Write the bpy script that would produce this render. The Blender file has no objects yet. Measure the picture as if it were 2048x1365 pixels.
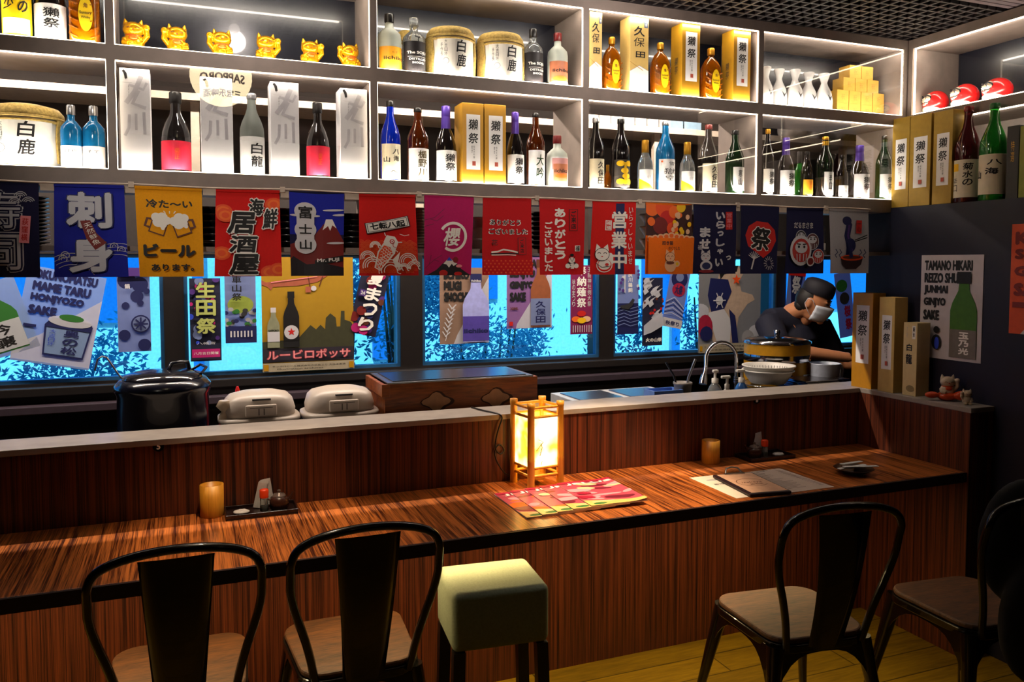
import bpy, bmesh, math, random
from mathutils import Vector, Matrix
random.seed(7)
PI = math.pi
COL = bpy.context.scene.collection
SC = bpy.context.scene

# ---------------------------------------------------------------- camera model (2048x1365 frame)
FPX, PX, PY, CAMH = 1627.0, 1024.0, 620.0, 1.564
AX = Vector((5090-PX, PY-530, -FPX)).normalized()
AY = Vector((371-PX, PY-530, -FPX)); AY = (AY - AX*AX.dot(AY)).normalized()
AZ = AX.cross(AY)
def ray(u, v):
    d = Vector((u-PX, PY-v, -FPX)); return Vector((d.dot(AX), d.dot(AY), d.dot(AZ)))
def atX(u, v, x): r = ray(u, v); return r*(x/r.x) + Vector((0, 0, CAMH))
def atY(u, v, y): r = ray(u, v); return r*(y/r.y) + Vector((0, 0, CAMH))
def atZ(u, v, z): r = ray(u, v); return r*((z-CAMH)/r.z) + Vector((0, 0, CAMH))
def dep(p): return -(p.x*AX.z + p.y*AY.z + (p.z-CAMH)*AZ.z)

# ---------------------------------------------------------------- materials
def lin(c):
    if isinstance(c, str):
        c = c.lstrip('#'); c = [int(c[i:i+2], 16)/255 for i in (0, 2, 4)]
        return tuple((x/12.92 if x <= .04045 else ((x+.055)/1.055)**2.4) for x in c)
    return tuple(c)
MATS = {}
def mat(name, col, rough=.5, metal=0, spec=.5, trans=0, emit=None, es=0, noise=.12, nscale=40, bump=0, coat=0, sub=0, alpha=1, ior=1.45, transl=0):
    if name in MATS: return MATS[name]
    m = bpy.data.materials.new(name); m.use_nodes = True
    nt = m.node_tree; b = nt.nodes['Principled BSDF']
    col = lin(col)
    b.inputs['Roughness'].default_value = rough; b.inputs['Metallic'].default_value = metal
    b.inputs['Specular IOR Level'].default_value = spec
    b.inputs['Transmission Weight'].default_value = trans; b.inputs['IOR'].default_value = ior
    b.inputs['Coat Weight'].default_value = coat; b.inputs['Alpha'].default_value = alpha
    tc = nt.nodes.new('ShaderNodeTexCoord'); nz = nt.nodes.new('ShaderNodeTexNoise')
    nz.inputs['Scale'].default_value = nscale; nz.inputs['Detail'].default_value = 4
    nt.links.new(tc.outputs['Object'], nz.inputs['Vector'])
    if noise > 0 and not emit:
        rp = nt.nodes.new('ShaderNodeMapRange'); rp.inputs[1].default_value = .3; rp.inputs[2].default_value = .7
        rp.inputs[3].default_value = 1-noise; rp.inputs[4].default_value = 1+noise*.6
        mx = nt.nodes.new('ShaderNodeVectorMath'); mx.operation = 'SCALE'; mx.inputs[0].default_value = col
        nt.links.new(nz.outputs['Fac'], rp.inputs[0]); nt.links.new(rp.outputs[0], mx.inputs['Scale'])
        nt.links.new(mx.outputs[0], b.inputs['Base Color'])
    else: b.inputs['Base Color'].default_value = (*col, 1)
    if bump:
        bp = nt.nodes.new('ShaderNodeBump'); bp.inputs['Strength'].default_value = bump; bp.inputs['Distance'].default_value = .002
        nt.links.new(nz.outputs['Fac'], bp.inputs['Height']); nt.links.new(bp.outputs[0], b.inputs['Normal'])
    if emit:
        b.inputs['Emission Color'].default_value = (*lin(emit), 1); b.inputs['Emission Strength'].default_value = es
    if transl:
        tr = nt.nodes.new('ShaderNodeBsdfTranslucent'); tr.inputs[0].default_value = (*col, 1)
        ms = nt.nodes.new('ShaderNodeMixShader'); ms.inputs[0].default_value = transl
        out = nt.nodes['Material Output']
        nt.links.new(b.outputs[0], ms.inputs[1]); nt.links.new(tr.outputs[0], ms.inputs[2]); nt.links.new(ms.outputs[0], out.inputs[0])
    MATS[name] = m; return m
def wood(name, c1, c2, axis='Z', scale=1, rough=.35, stretch=14, fine=90, coat=0, contrast=1.0):
    """streaky veneer: grain runs along `axis`"""
    if name in MATS: return MATS[name]
    m = bpy.data.materials.new(name); m.use_nodes = True; nt = m.node_tree; b = nt.nodes['Principled BSDF']
    tc = nt.nodes.new('ShaderNodeTexCoord'); mp = nt.nodes.new('ShaderNodeMapping')
    s = {'X': (1, stretch, stretch), 'Y': (stretch, 1, stretch), 'Z': (stretch, stretch, .35)}[axis]
    mp.inputs['Scale'].default_value = [k*scale for k in s]
    nt.links.new(tc.outputs['Object'], mp.inputs[0])
    n1 = nt.nodes.new('ShaderNodeTexNoise'); n1.inputs['Scale'].default_value = 1.6; n1.inputs['Detail'].default_value = 9; n1.inputs['Roughness'].default_value = .72
    n2 = nt.nodes.new('ShaderNodeTexNoise'); n2.inputs['Scale'].default_value = 9; n2.inputs['Detail'].default_value = 5
    for n in (n1, n2): nt.links.new(mp.outputs[0], n.inputs['Vector'])
    mx = nt.nodes.new('ShaderNodeMix'); mx.inputs[0].default_value = .4
    nt.links.new(n1.outputs['Fac'], mx.inputs[2]); nt.links.new(n2.outputs['Fac'], mx.inputs[3])
    cr = nt.nodes.new('ShaderNodeValToRGB')
    cr.color_ramp.elements[0].position = .5-.16/contrast; cr.color_ramp.elements[0].color = (*lin(c1), 1)
    cr.color_ramp.elements[1].position = .5+.16/contrast; cr.color_ramp.elements[1].color = (*lin(c2), 1)
    nt.links.new(mx.outputs[0], cr.inputs[0]); nt.links.new(cr.outputs[0], b.inputs['Base Color'])
    b.inputs['Roughness'].default_value = rough; b.inputs['Coat Weight'].default_value = coat
    bp = nt.nodes.new('ShaderNodeBump'); bp.inputs['Strength'].default_value = .15; bp.inputs['Distance'].default_value = .001
    nt.links.new(mx.outputs[0], bp.inputs['Height']); nt.links.new(bp.outputs[0], b.inputs['Normal'])
    MATS[name] = m; return m
def thin_glass(name, tint=(1, 1, 1), refl=.1, rough=0):
    if name in MATS: return MATS[name]
    m = bpy.data.materials.new(name); m.use_nodes = True; nt = m.node_tree
    for n in list(nt.nodes):
        if n.type != 'OUTPUT_MATERIAL': nt.nodes.remove(n)
    t = nt.nodes.new('ShaderNodeBsdfTransparent'); t.inputs[0].default_value = (*tint, 1)
    g = nt.nodes.new('ShaderNodeBsdfGlossy'); g.inputs['Roughness'].default_value = rough
    ms = nt.nodes.new('ShaderNodeMixShader'); ms.inputs[0].default_value = refl
    nt.links.new(t.outputs[0], ms.inputs[1]); nt.links.new(g.outputs[0], ms.inputs[2])
    nt.links.new(ms.outputs[0], nt.nodes['Material Output'].inputs[0])
    MATS[name] = m; return m

# ---------------------------------------------------------------- mesh builder
def bisect_grid(verts, faces, du, dv=None):
    """cut flat 2-D faces on a grid so they can be bent"""
    bm = bmesh.new(); vs = [bm.verts.new((x, y, 0)) for x, y in verts]
    for f in faces:
        try: bm.faces.new([vs[i] for i in f])
        except ValueError: pass
    for ax, d in ((0, du), (1, dv)):
        if not d: continue
        lo = min((v.co[ax] for v in bm.verts), default=0); hi = max((v.co[ax] for v in bm.verts), default=0)
        k = math.ceil(lo/d)
        while k*d < hi:
            co = [0, 0, 0]; co[ax] = k*d; no = [0, 0, 0]; no[ax] = 1
            bmesh.ops.bisect_plane(bm, geom=bm.verts[:]+bm.edges[:]+bm.faces[:], plane_co=co, plane_no=no)
            k += 1
    bm.verts.index_update()
    r = ([(v.co.x, v.co.y) for v in bm.verts], [[v.index for v in f.verts] for f in bm.faces]); bm.free(); return r

class MB:
    def __init__(s): s.v = []; s.f = []; s.mi = []; s.sm = []; s.mats = []
    def m(s, mt):
        if mt not in s.mats: s.mats.append(mt)
        return s.mats.index(mt)
    def add(s, vs, fs, mt, smooth=False):
        o = len(s.v); s.v += [tuple(p) for p in vs]; k = s.m(mt)
        for f in fs: s.f.append([i+o for i in f]); s.mi.append(k); s.sm.append(smooth)
        return s
    def box(s, x0, y0, z0, x1, y1, z1, mt):
        x0, x1 = sorted((x0, x1)); y0, y1 = sorted((y0, y1)); z0, z1 = sorted((z0, z1))
        return s.add([(x0,y0,z0),(x1,y0,z0),(x1,y1,z0),(x0,y1,z0),(x0,y0,z1),(x1,y0,z1),(x1,y1,z1),(x0,y1,z1)],
              [(0,3,2,1),(4,5,6,7),(0,1,5,4),(1,2,6,5),(2,3,7,6),(3,0,4,7)], mt)
    def obox(s, c, size, rot, mt):
        R = rot if isinstance(rot, Matrix) else Matrix.Rotation(rot, 3, 'Z'); c = Vector(c)
        vs = []
        for z in (-.5, .5):
            for x, y in ((-.5,-.5),(.5,-.5),(.5,.5),(-.5,.5)): vs.append(c + R @ Vector((x*size[0], y*size[1], z*size[2])))
        return s.add(vs, [(0,3,2,1),(4,5,6,7),(0,1,5,4),(1,2,6,5),(2,3,7,6),(3,0,4,7)], mt)
    def lathe(s, prof, mt, c=(0,0,0), seg=28, smooth=True, R=None, sx=1, sy=1):
        vs = []; fs = []; R = R or Matrix.Identity(3); c = Vector(c)
        for r, z in prof:
            for k in range(seg):
                a = 2*PI*k/seg; vs.append(c + R @ Vector((r*math.cos(a)*sx, r*math.sin(a)*sy, z)))
        for i in range(len(prof)-1):
            for k in range(seg):
                a = i*seg+k; b = i*seg+(k+1) % seg; fs.append((a, b, b+seg, a+seg))
        s.add(vs, fs, mt, smooth)
        for i, rev in ((0, True), (len(prof)-1, False)):
            if prof[i][0] > 1e-5:
                ring = list(range(i*seg, (i+1)*seg)); s.add([vs[j] for j in ring], [list(reversed(range(seg))) if rev else list(range(seg))], mt)
        return s
    def tube(s, pts, r, mt, seg=10, closed=False, smooth=True, flat=None):
        pts = [Vector(p) for p in pts]; n = len(pts); vs = []; fs = []
        up = Vector((0, 0, 1)); prev = None
        for i, p in enumerate(pts):
            a = pts[(i-1) % n] if (closed or i > 0) else p; b = pts[(i+1) % n] if (closed or i < n-1) else p
            t = (b-a).normalized()
            if prev is None:
                q = t.cross(up if abs(t.dot(up)) < .9 else Vector((1, 0, 0))).normalized()
            else: q = (prev - t*prev.dot(t)).normalized()
            prev = q; w = t.cross(q); rr = r[i] if isinstance(r, (list, tuple)) else r
            for k in range(seg):
                an = 2*PI*k/seg; vs.append(p + q*(math.cos(an)*rr) + w*(math.sin(an)*rr*(flat or 1)))
        for i in range(n if closed else n-1):
            for k in range(seg):
                a = i*seg+k; b = i*seg+(k+1) % seg; c2 = ((i+1) % n)*seg+(k+1) % seg; d = ((i+1) % n)*seg+k; fs.append((a, b, c2, d))
        s.add(vs, fs, mt, smooth)
        if not closed:
            s.add(vs[:seg], [list(reversed(range(seg)))], mt); s.add(vs[-seg:], [list(range(seg))], mt)
        return s
    def ell(s, c, rad, mt, seg=20, rings=12, R=None):
        c = Vector(c); R = R or Matrix.Identity(3); rad = Vector(rad) if not isinstance(rad, (int, float)) else Vector((rad,)*3)
        vs = []; fs = []
        for i in range(rings+1):
            th = PI*i/rings
            for k in range(seg):
                a = 2*PI*k/seg; vs.append(c + R @ Vector((rad.x*math.sin(th)*math.cos(a), rad.y*math.sin(th)*math.sin(a), -rad.z*math.cos(th))))
        for i in range(rings):
            for k in range(seg):
                a = i*seg+k; b = i*seg+(k+1) % seg; fs.append((a, b, b+seg, a+seg))
        return s.add(vs, fs, mt, True)
    def prism(s, pts, d0, d1, mt, fn):
        """pts 2-D outline (ccw); fn(u,v,d) -> 3-D"""
        n = len(pts); vs = [fn(u, v, d0) for u, v in pts]+[fn(u, v, d1) for u, v in pts]
        fs = [list(reversed(range(n))), list(range(n, 2*n))]+[(i, (i+1) % n, n+(i+1) % n, n+i) for i in range(n)]
        return s.add(vs, fs, mt)
    def art(s, A, fn, du=None, dv=None):
        for vs, fs, mt, lay in A.items:
            if du: vs, fs = bisect_grid(vs, fs, du, dv)
            s.add([fn(u, v, lay) for u, v in vs], fs, mt)
        return s
    def out(s, name, parent=None, loc=(0,0,0), rot=0, bevel=0, remesh=0, smooth=0, sub=0, edge=None):
        me = bpy.data.meshes.new(name); me.from_pydata(s.v, [], s.f)
        for mt in s.mats: me.materials.append(mt)
        me.polygons.foreach_set('material_index', s.mi); me.polygons.foreach_set('use_smooth', s.sm); me.update()
        o = bpy.data.objects.new(name, me); COL.objects.link(o); o.location = loc
        o.rotation_euler = rot if isinstance(rot, (tuple, list)) else (0, 0, rot)
        if parent: o.parent = parent
        if remesh:
            r = o.modifiers.new('r', 'REMESH'); r.mode = 'VOXEL'; r.voxel_size = remesh; r.use_smooth_shade = True
            if smooth: q = o.modifiers.new('s', 'SMOOTH'); q.iterations = smooth; q.factor = .5
        if bevel:
            b = o.modifiers.new('b', 'BEVEL'); b.width = bevel; b.segments = 2; b.limit_method = 'ANGLE'; b.angle_limit = .6
        if sub:
            q = o.modifiers.new('u', 'SUBSURF'); q.levels = sub; q.render_levels = sub
        return o

# ---------------------------------------------------------------- flat artwork (lettering, drawn shapes) printed on a surface
GL = {}
def glyphs(t, bold, res=2):
    k = (t, bold)
    if k not in GL:
        c = bpy.data.curves.new('t', 'FONT'); c.body = t; c.size = 1; c.offset = bold; c.resolution_u = res
        o = bpy.data.objects.new('t', c); me = o.to_mesh()
        vs = [(v.co.x, v.co.y) for v in me.vertices]; fs = [list(p.vertices) for p in me.polygons]
        o.to_mesh_clear(); bpy.data.objects.remove(o); bpy.data.curves.remove(c)
        if vs:
            x0 = min(v[0] for v in vs); x1 = max(v[0] for v in vs); y0 = min(v[1] for v in vs); y1 = max(v[1] for v in vs)
            GL[k] = ([((x-x0)/max(x1-x0, 1e-6)-.5, (y-y0)/max(y1-y0, 1e-6)-.5) for x, y in vs], fs, x1-x0, y1-y0)
        else: GL[k] = ([], [], .1, .1)
    return GL[k]
SMALL = 'っゃゅょッャュョ'
class Art:
    """W x H sheet, origin lower left, coordinates in fractions of W and H"""
    def __init__(s, W, H, eps=.0004): s.W = W; s.H = H; s.e = eps; s.items = []; s.n = 1
    def _a(s, vs, fs, mt, layer=None):
        s.items.append((vs, fs, mt, (layer if layer is not None else s.n)*s.e)); 
        if layer is None: s.n += 1
        return s
    def rect(s, x0, y0, x1, y1, mt, rot=0, layer=None):
        return s.poly([(x0, y0), (x1, y0), (x1, y1), (x0, y1)], mt, rot, layer)
    def poly(s, pts, mt, rot=0, layer=None):
        P = [(x*s.W, y*s.H) for x, y in pts]
        if rot:
            cx = sum(p[0] for p in P)/len(P); cy = sum(p[1] for p in P)/len(P); c, q = math.cos(rot), math.sin(rot)
            P = [(cx+(x-cx)*c-(y-cy)*q, cy+(x-cx)*q+(y-cy)*c) for x, y in P]
        P = [(min(max(x, 0), s.W), min(max(y, 0), s.H)) for x, y in P]
        a = sum(P[i][0]*P[(i+1) % len(P)][1]-P[(i+1) % len(P)][0]*P[i][1] for i in range(len(P)))
        if a < 0: P.reverse()
        return s._a(P, [list(range(len(P)))], mt, layer)
    def ell(s, cx, cy, rx, ry=None, mt=None, n=26, rot=0, a0=0, a1=2*PI):
        """rx, ry in fractions of W"""
        ry = rx if ry is None else ry; c, q = math.cos(rot), math.sin(rot); P = []
        for k in range(n):
            t = a0+(a1-a0)*k/(n if a1-a0 > 6.2 else n-1); x = rx*s.W*math.cos(t); y = ry*s.W*math.sin(t)
            P.append(((cx*s.W+x*c-y*q)/s.W, (cy*s.H+x*q+y*c)/s.H))
        return s.poly(P, mt)
    def line(s, pts, w, mt, layer=None):
        """w in fraction of W"""
        P = [Vector((x*s.W, y*s.H)) for x, y in pts]; w = w*s.W/2; vs = []; fs = []
        for i, p in enumerate(P):
            a = P[max(i-1, 0)]; b = P[min(i+1, len(P)-1)]; t = (b-a).normalized() if (b-a).length else Vector((1, 0)); n = Vector((-t.y, t.x))
            for q in (p+n*w, p-n*w): vs.append((min(max(q.x, 0), s.W), min(max(q.y, 0), s.H)))
            if i: fs.append((2*i-2, 2*i-1, 2*i+1, 2*i))
        return s._a(vs, fs, mt, layer)
    def arc(s, cx, cy, r, w, mt, a0=0, a1=2*PI, n=18, ry=None, layer=None):
        ry = ry or r
        return s.line([(cx+r*math.cos(a0+(a1-a0)*k/n), cy+ry*s.W/s.H*math.sin(a0+(a1-a0)*k/n)) for k in range(n+1)], w, mt, layer)
    def text(s, t, cx, cy, w, h, mt, bold=.0, rot=0, shear=0, keep=False, mirror=False):
        """fit text in a w x h box (fractions) centred at cx, cy"""
        vs, fs, gw, gh = glyphs(t, 0); c, q = math.cos(rot), math.sin(rot); W = w*s.W; Hh = h*s.H
        if keep:
            k = min(W/gw, Hh/gh); W = gw*k; Hh = gh*k
        em = min(W/gw, Hh/gh)*bold*1.1      # stroke growth in metres
        sh_ = [(0, 0)]
        if bold >= .012:
            for rr_ in ((1,) if bold < .05 else (.5, 1)):
                sh_ += [(math.cos(k*PI/3+.3*rr_)*em*rr_, math.sin(k*PI/3+.3*rr_)*em*rr_) for k in range(6)]
        W = max(W-2*em, W*.5); Hh = max(Hh-2*em, Hh*.5); lay = s.n
        for k, (ox, oy) in enumerate(sh_):
            o = []
            for x, y in vs:
                x = x*W+shear*y*Hh+ox; y = y*Hh+oy
                if mirror: x = -x
                o.append((cx*s.W+x*c-y*q, cy*s.H+x*q+y*c))
            s._a(o, fs, mt, lay+k*.04)
        s.n = lay+1
        return s
    def vtext(s, t, cx, y1, y0, w, mt, bold=.0, gap=.12, shear=0, rot=0):
        """vertical line of characters from y1 down to y0"""
        n = len(t); ch = (y1-y0)/n; lay = s.n
        mx, my = cx, (y1+y0)/2; c, q = math.cos(rot), math.sin(rot)
        for i, a in enumerate(t):
            hh = ch*(1-gap); ww = w; cy = y1-ch*(i+.5); x = cx
            if a in SMALL: hh *= .7; ww *= .7
            if a == '一' or a == 'ー': hh *= .18
            if rot:
                dx = (x-mx)*s.W; dy = (cy-my)*s.H; x = mx+(dx*c-dy*q)/s.W; cy = my+(dx*q+dy*c)/s.H
            s.text(a, x, cy, ww, hh, mt, bold, rot, shear); s.n = lay
        s.n = lay+1; return s
def flat(o, ux, uy, n):
    o = Vector(o); ux = Vector(ux).normalized(); uy = Vector(uy).normalized(); n = Vector(n).normalized()
    return lambda u, v, d: o+ux*u+uy*v+n*d

# ---------------------------------------------------------------- scene bookkeeping
def tag(o, label, cat, group=None):
    o['label'] = label; o['category'] = cat
    if group: o['group'] = group
    return o
def thing(name, label, cat, loc=(0,0,0), rot=0, group=None):
    o = bpy.data.objects.new(name, None); COL.objects.link(o); o.empty_display_size = .05
    o.location = loc; o.rotation_euler = rot if isinstance(rot, (tuple, list)) else (0, 0, rot)
    return tag(o, label, cat, group)
def struct(o): o['kind'] = 'structure'; return o

# ---------------------------------------------------------------- palette
BLK = mat('print_black', '#0c0a0c', .6, noise=0)
DGY = mat('print_dark_grey', '#2b2b2e', .6, noise=0)
WHT = mat('print_white', '#e6e2da', .6, noise=0)
GRY = mat('print_grey', '#9a989a', .6, noise=0)
LGY = mat('print_pale_grey', '#c4c2c6', .6, noise=0)
RED = mat('print_red', '#c01812', .6, noise=0)
GLD = mat('print_gold', '#b8860b', .5, noise=0)
YEL = mat('print_yellow', '#e6b400', .6, noise=0)
ORG = mat('print_orange', '#e8661a', .6, noise=0)
NVY = mat('print_navy', '#141a50', .6, noise=0)
BLU = mat('print_blue', '#2440c0', .6, noise=0)
GRN = mat('print_green', '#2a6a28', .6, noise=0)
PNK = mat('print_pink', '#e88a94', .6, noise=0)
BRN = mat('print_brown', '#5c2a16', .6, noise=0)
SKN = mat('print_skin', '#e2b088', .6, noise=0)
MAG = mat('print_magenta', '#b0186a', .6, noise=0)
PUR = mat('print_purple', '#4a2a78', .6, noise=0)
# ================================================================ setting
YS, YP, YW, XD, XU = 2.79, 2.82, 4.0, 2.96, 3.04
ZC, ZL = .75, 1.005
m_floor = wood('floor_planks', '#6a5008', '#a88618', 'X', 1.2, .45, 8)
nt = m_floor.node_tree
br = nt.nodes.new('ShaderNodeTexBrick'); br.offset = .4; tcf = nt.nodes.new('ShaderNodeTexCoord')
br.inputs['Scale'].default_value = 1; br.inputs['Brick Width'].default_value = 1.2; br.inputs['Row Height'].default_value = .14
br.inputs['Mortar Size'].default_value = .003; br.inputs['Color1'].default_value = (1, 1, 1, 1); br.inputs['Color2'].default_value = (.72, .72, .72, 1); br.inputs['Mortar'].default_value = (.2, .2, .2, 1)
mul = nt.nodes.new('ShaderNodeMix'); mul.data_type = 'RGBA'; mul.blend_type = 'MULTIPLY'; mul.inputs[0].default_value = 1
bs = nt.nodes['Principled BSDF']; src = bs.inputs['Base Color'].links[0].from_socket
nt.links.new(tcf.outputs['Object'], br.inputs['Vector']); nt.links.new(src, mul.inputs[6]); nt.links.new(br.outputs[0], mul.inputs[7]); nt.links.new(mul.outputs[2], bs.inputs['Base Color'])
m_wall = mat('plaster_dark', '#2a2422', .8, bump=.2)
m_navy = mat('navy_paint', '#0a0920', .55, bump=.15, nscale=60)
m_frame = mat('window_frame_dark', '#1c1716', .45, noise=.2)
m_ceil = mat('ceiling_pale_mauve', '#a8949a', .8)
m_lat = mat('ceiling_lattice_dark', '#171012', .6)
m_slat = wood('ceiling_slats', '#4e4246', '#6a5c60', 'X', 1, .6)

L0, R0, F0 = -2.6, 4.7, -1.9
struct(MB().box(L0, F0, -.08, R0, YW+.2, 0, m_floor).out('floor'))
struct(MB().box(L0-.1, F0, 0, L0, YW+.2, 2.75, m_wall).out('wall_left'))
struct(MB().box(L0-.1, F0-.1, 0, R0+.1, F0, 2.75, m_wall).out('wall_front'))
struct(MB().box(R0, F0, 0, R0+.1, YW+.2, 2.75, m_wall).out('wall_right'))
struct(MB().box(L0, F0, 2.64, R0, YW+.2, 2.75, m_ceil).out('ceiling'))
# pale slatted part of the ceiling nearer the room
c = MB()
for k in range(60):
    y = 2.31-k*.03
    c.box(L0, y-.024, 2.575, R0, y, 2.59, m_slat)
struct(c.out('trim_1'))
# dark lattice hung under the ceiling in front of the shelves
c = MB()
for k in range(int((R0-L0)/.05)): c.box(L0+k*.05, 2.33, 2.571, L0+k*.05+.011, 2.789, 2.592, m_lat)
for k in range(10): c.box(L0, 2.335+k*.05, 2.5715, XU, 2.346+k*.05, 2.5925, m_lat)
struct(c.out('trim_3')); 
# window wall: openings in dark frames
wins = [(-1.6, -.096), (-.01, 1.0), (1.113, 2.128), (2.216, 3.34), (3.405, 4.4)]
WZ0, WZ1 = 1.05, 1.612
c = MB()
c.box(L0, YW, 0, R0, YW+.15, WZ0, m_frame); c.box(L0, YW, WZ1, R0, YW+.15, 2.64, m_wall)
xs = [L0]+[x for w in wins for x in w]+[R0]
for i in range(0, len(xs), 2): c.box(xs[i], YW, WZ0, xs[i+1], YW+.15, WZ1, m_frame)
struct(c.out('wall_back'))
c = MB().box(L0, YW-.05, WZ0-.05, R0, YW, WZ0-.012, m_frame).box(L0, YW-.09, WZ0-.12, R0, YW, WZ0-.085, mat('sill_edge', '#3a3038', .4))
struct(c.out('trim_2', bevel=.004))
m_pane = thin_glass('tinted_window_glass', (.38, .78, 1.0), .04)
m_blufr = mat('window_bead', '#24547e', .4)
for i, (a, b) in enumerate(wins):
    w = bpy.data.objects.new('window_%d' % (i+1), None); COL.objects.link(w); w.location = ((a+b)/2, YW, WZ0); struct(w)
    h = (b-a)/2; c = MB(); t = .016
    for x0, x1, z0, z1 in ((-h, h, 0, t), (-h, h, WZ1-WZ0-t, WZ1-WZ0), (-h, -h+t, t, WZ1-WZ0-t), (h-t, h, t, WZ1-WZ0-t)):
        c.box(x0, .01, z0, x1, .05, z1, m_blufr)
    c.out('window_frame', w); MB().box(-h+t, .028, t, h-t, .032, WZ1-WZ0-t, m_pane).out('window_pane', w)

# ---------------- outside: pale building, paving, shrubs
m_fac = mat('facade_pale', '#f4f4ee', .9); m_fw = mat('facade_window', '#2c7cc0', .4)
b = thing('building', 'pale building across the lane seen through the blue windows', 'building', (0, 8.2, 0))
c = MB().box(-9, 0, -.5, 14, .4, 5, m_fac); c.out('wall', b)
for x, x1, z in ((-6.5, -.35, 1.04), (1.75, 2.15, .6), (2.6, 3.1, 1.2), (4.9, 5.5, .9), (6.3, 8.5, 1.0)):
    MB().box(x, -.05, z, x1, 0, 3.4, m_fw).out('window', b)
for x in (-2.9, .1, 1.15, 5.3): MB().tube([(x, -.12, -.3), (x, -.12, 5)], .05, m_fw).out('downpipe', b)
struct(MB().box(-9, YW+.2, -.6, 14, 8.2, -.5, mat('paving', '#c8c8c0', .9)).out('ground'))
m_leaf = mat('leaf_green', '#3c80a0', .7, transl=.45); m_bark = mat('bark', '#3a2e24', .9)
def shrub(x, y, z0, z1, rad, n, label, seed):
    rnd = random.Random(seed); t = thing('shrub', label, 'shrub', (x, y, -.5), group='shrubs outside the windows')
    st = MB()
    for k in range(5):
        a = rnd.random()*6.28; st.tube([(0, 0, 0), (math.cos(a)*rad*.3, math.sin(a)*rad*.2, (z1-.0)*.5), (math.cos(a)*rad*.6, math.sin(a)*rad*.3, z1+.3)], [.03, .02, .006], m_bark, 6)
    st.out('stem', t)
    c = MB()
    cl = [(rnd.uniform(-1, 1)*rad, rnd.uniform(-.5, .5)*rad, rnd.uniform(z0, z1)+.5) for _ in range(14)]
    for _ in range(int(n*1.7)):
        q = rnd.choice(cl); p = Vector(q)+Vector((rnd.gauss(0, rad*.2), rnd.gauss(0, rad*.15), rnd.gauss(0, .13)))
        L = rnd.uniform(.035, .065); d = Vector((rnd.uniform(-1, 1), rnd.uniform(-.4, .4), rnd.uniform(-1, .4))).normalized(); w = d.cross(Vector((rnd.uniform(-.3, .3), 1, rnd.uniform(-.3, .3)))).normalized()*L*.16
        c.add([p-d*L/2, p+w, p+d*L/2, p-w], [(0, 1, 2, 3)], m_leaf)
    c.out('foliage', t)
shrub(-.85, 6.0, .2, .95, .75, 2600, 'wide feathery bush outside, low behind the leftmost window', 1)
shrub(.95, 5.6, .3, 1.5, .22, 900, 'slim leafy shrub outside, right side of the second window', 2)
shrub(1.55, 6.0, .6, 1.7, .35, 1500, 'leafy shrub outside, left side of the middle window', 3)
shrub(2.35, 6.4, .5, 1.25, .5, 2000, 'leafy bush outside, behind the middle window between its two bottle posters', 4)
shrub(3.15, 5.6, .5, 1.1, .25, 700, 'small bush outside, left bottom of the fourth window', 5)
shrub(4.0, 5.6, .4, 1.5, .25, 1200, 'leafy shrub outside, just left of the portrait poster', 6)

# ---------------- bar
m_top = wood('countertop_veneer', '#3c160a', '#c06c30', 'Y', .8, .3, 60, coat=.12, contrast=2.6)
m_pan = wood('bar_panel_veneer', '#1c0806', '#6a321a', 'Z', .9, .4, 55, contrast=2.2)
m_edge = mat('dark_edge_band', '#23100e', .5)
m_led = mat('ledge_laminate', '#8f857c', .4, noise=.15, nscale=15)
bar = thing('bar_counter', 'long wooden bar counter with red brown veneer and raised pale ledge', 'bar counter', (0, YP, 0))
def bo(x0, y0, z0, x1, y1, z1): return (x0, y0-YP, z0, x1, y1-YP, z1)
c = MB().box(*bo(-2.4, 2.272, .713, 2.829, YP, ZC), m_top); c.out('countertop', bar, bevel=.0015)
MB().box(*bo(-2.4, 2.262, .711, 2.829, 2.2715, ZC-.001), m_edge).out('front_edge', bar)
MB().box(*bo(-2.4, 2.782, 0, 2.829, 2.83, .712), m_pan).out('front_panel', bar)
MB().box(*bo(-2.4, YP+.001, ZC, 2.829, YP+.03, ZL-.02), m_pan).out('riser_panel', bar)
MB().box(*bo(-2.4, YP-.004, ZL-.02, 2.829, 2.995, ZL), m_led).out('ledge', bar, bevel=.002)
MB().box(*bo(-2.4, 2.9, .0, 2.829, 2.985, ZL-.0205), m_edge).out('back_panel', bar)
m_strip = mat('under_counter_lamp', '#ffcc66', .5, emit='#ffb040', es=0)
c_tag = mat('tag_black', '#0a0808', .25, coat=.5)
for u, v, n, nm in ((317, 893, '5', 'left'), (1513, 800, '1', 'right')):
    p = atY(u, v, YP)
    A = Art(.034, .034); A.text(n, .5, .5, .34, .6, WHT, .03)
    c = MB(); c.lathe([(.017, 0), (.017, .003)], c_tag, R=Matrix.Rotation(PI/2, 3, 'X'))
    c.art(A, flat((-.017, -.003, -.017), (1, 0, 0), (0, 0, 1), (0, -1, 0)))
    tag(c.out('number_tag', loc=(p.x, YP-.0003, p.z)), 'round black seat number tag %s near the %s end of the bar riser' % (n, nm), 'number tag')
# partition at the bar's right end
pt = thing('end_partition', 'low wooden end partition with narrow pale top closing the bar on the right', 'partition', (2.83, 2.255, 0))
MB().box(0, 0, 0, .128, .72, ZL-.02, m_pan).out('side_panel', pt)
MB().box(0, -.003, ZL-.02, .129, .745, ZL, m_led).out('top_board', pt, bevel=.002)
# dark navy wall on the right with the cabinet standing on it
struct(MB().box(XD, F0, 0, XD+.42, 2.925, 1.82, m_navy).out('wall_divider'))

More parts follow.
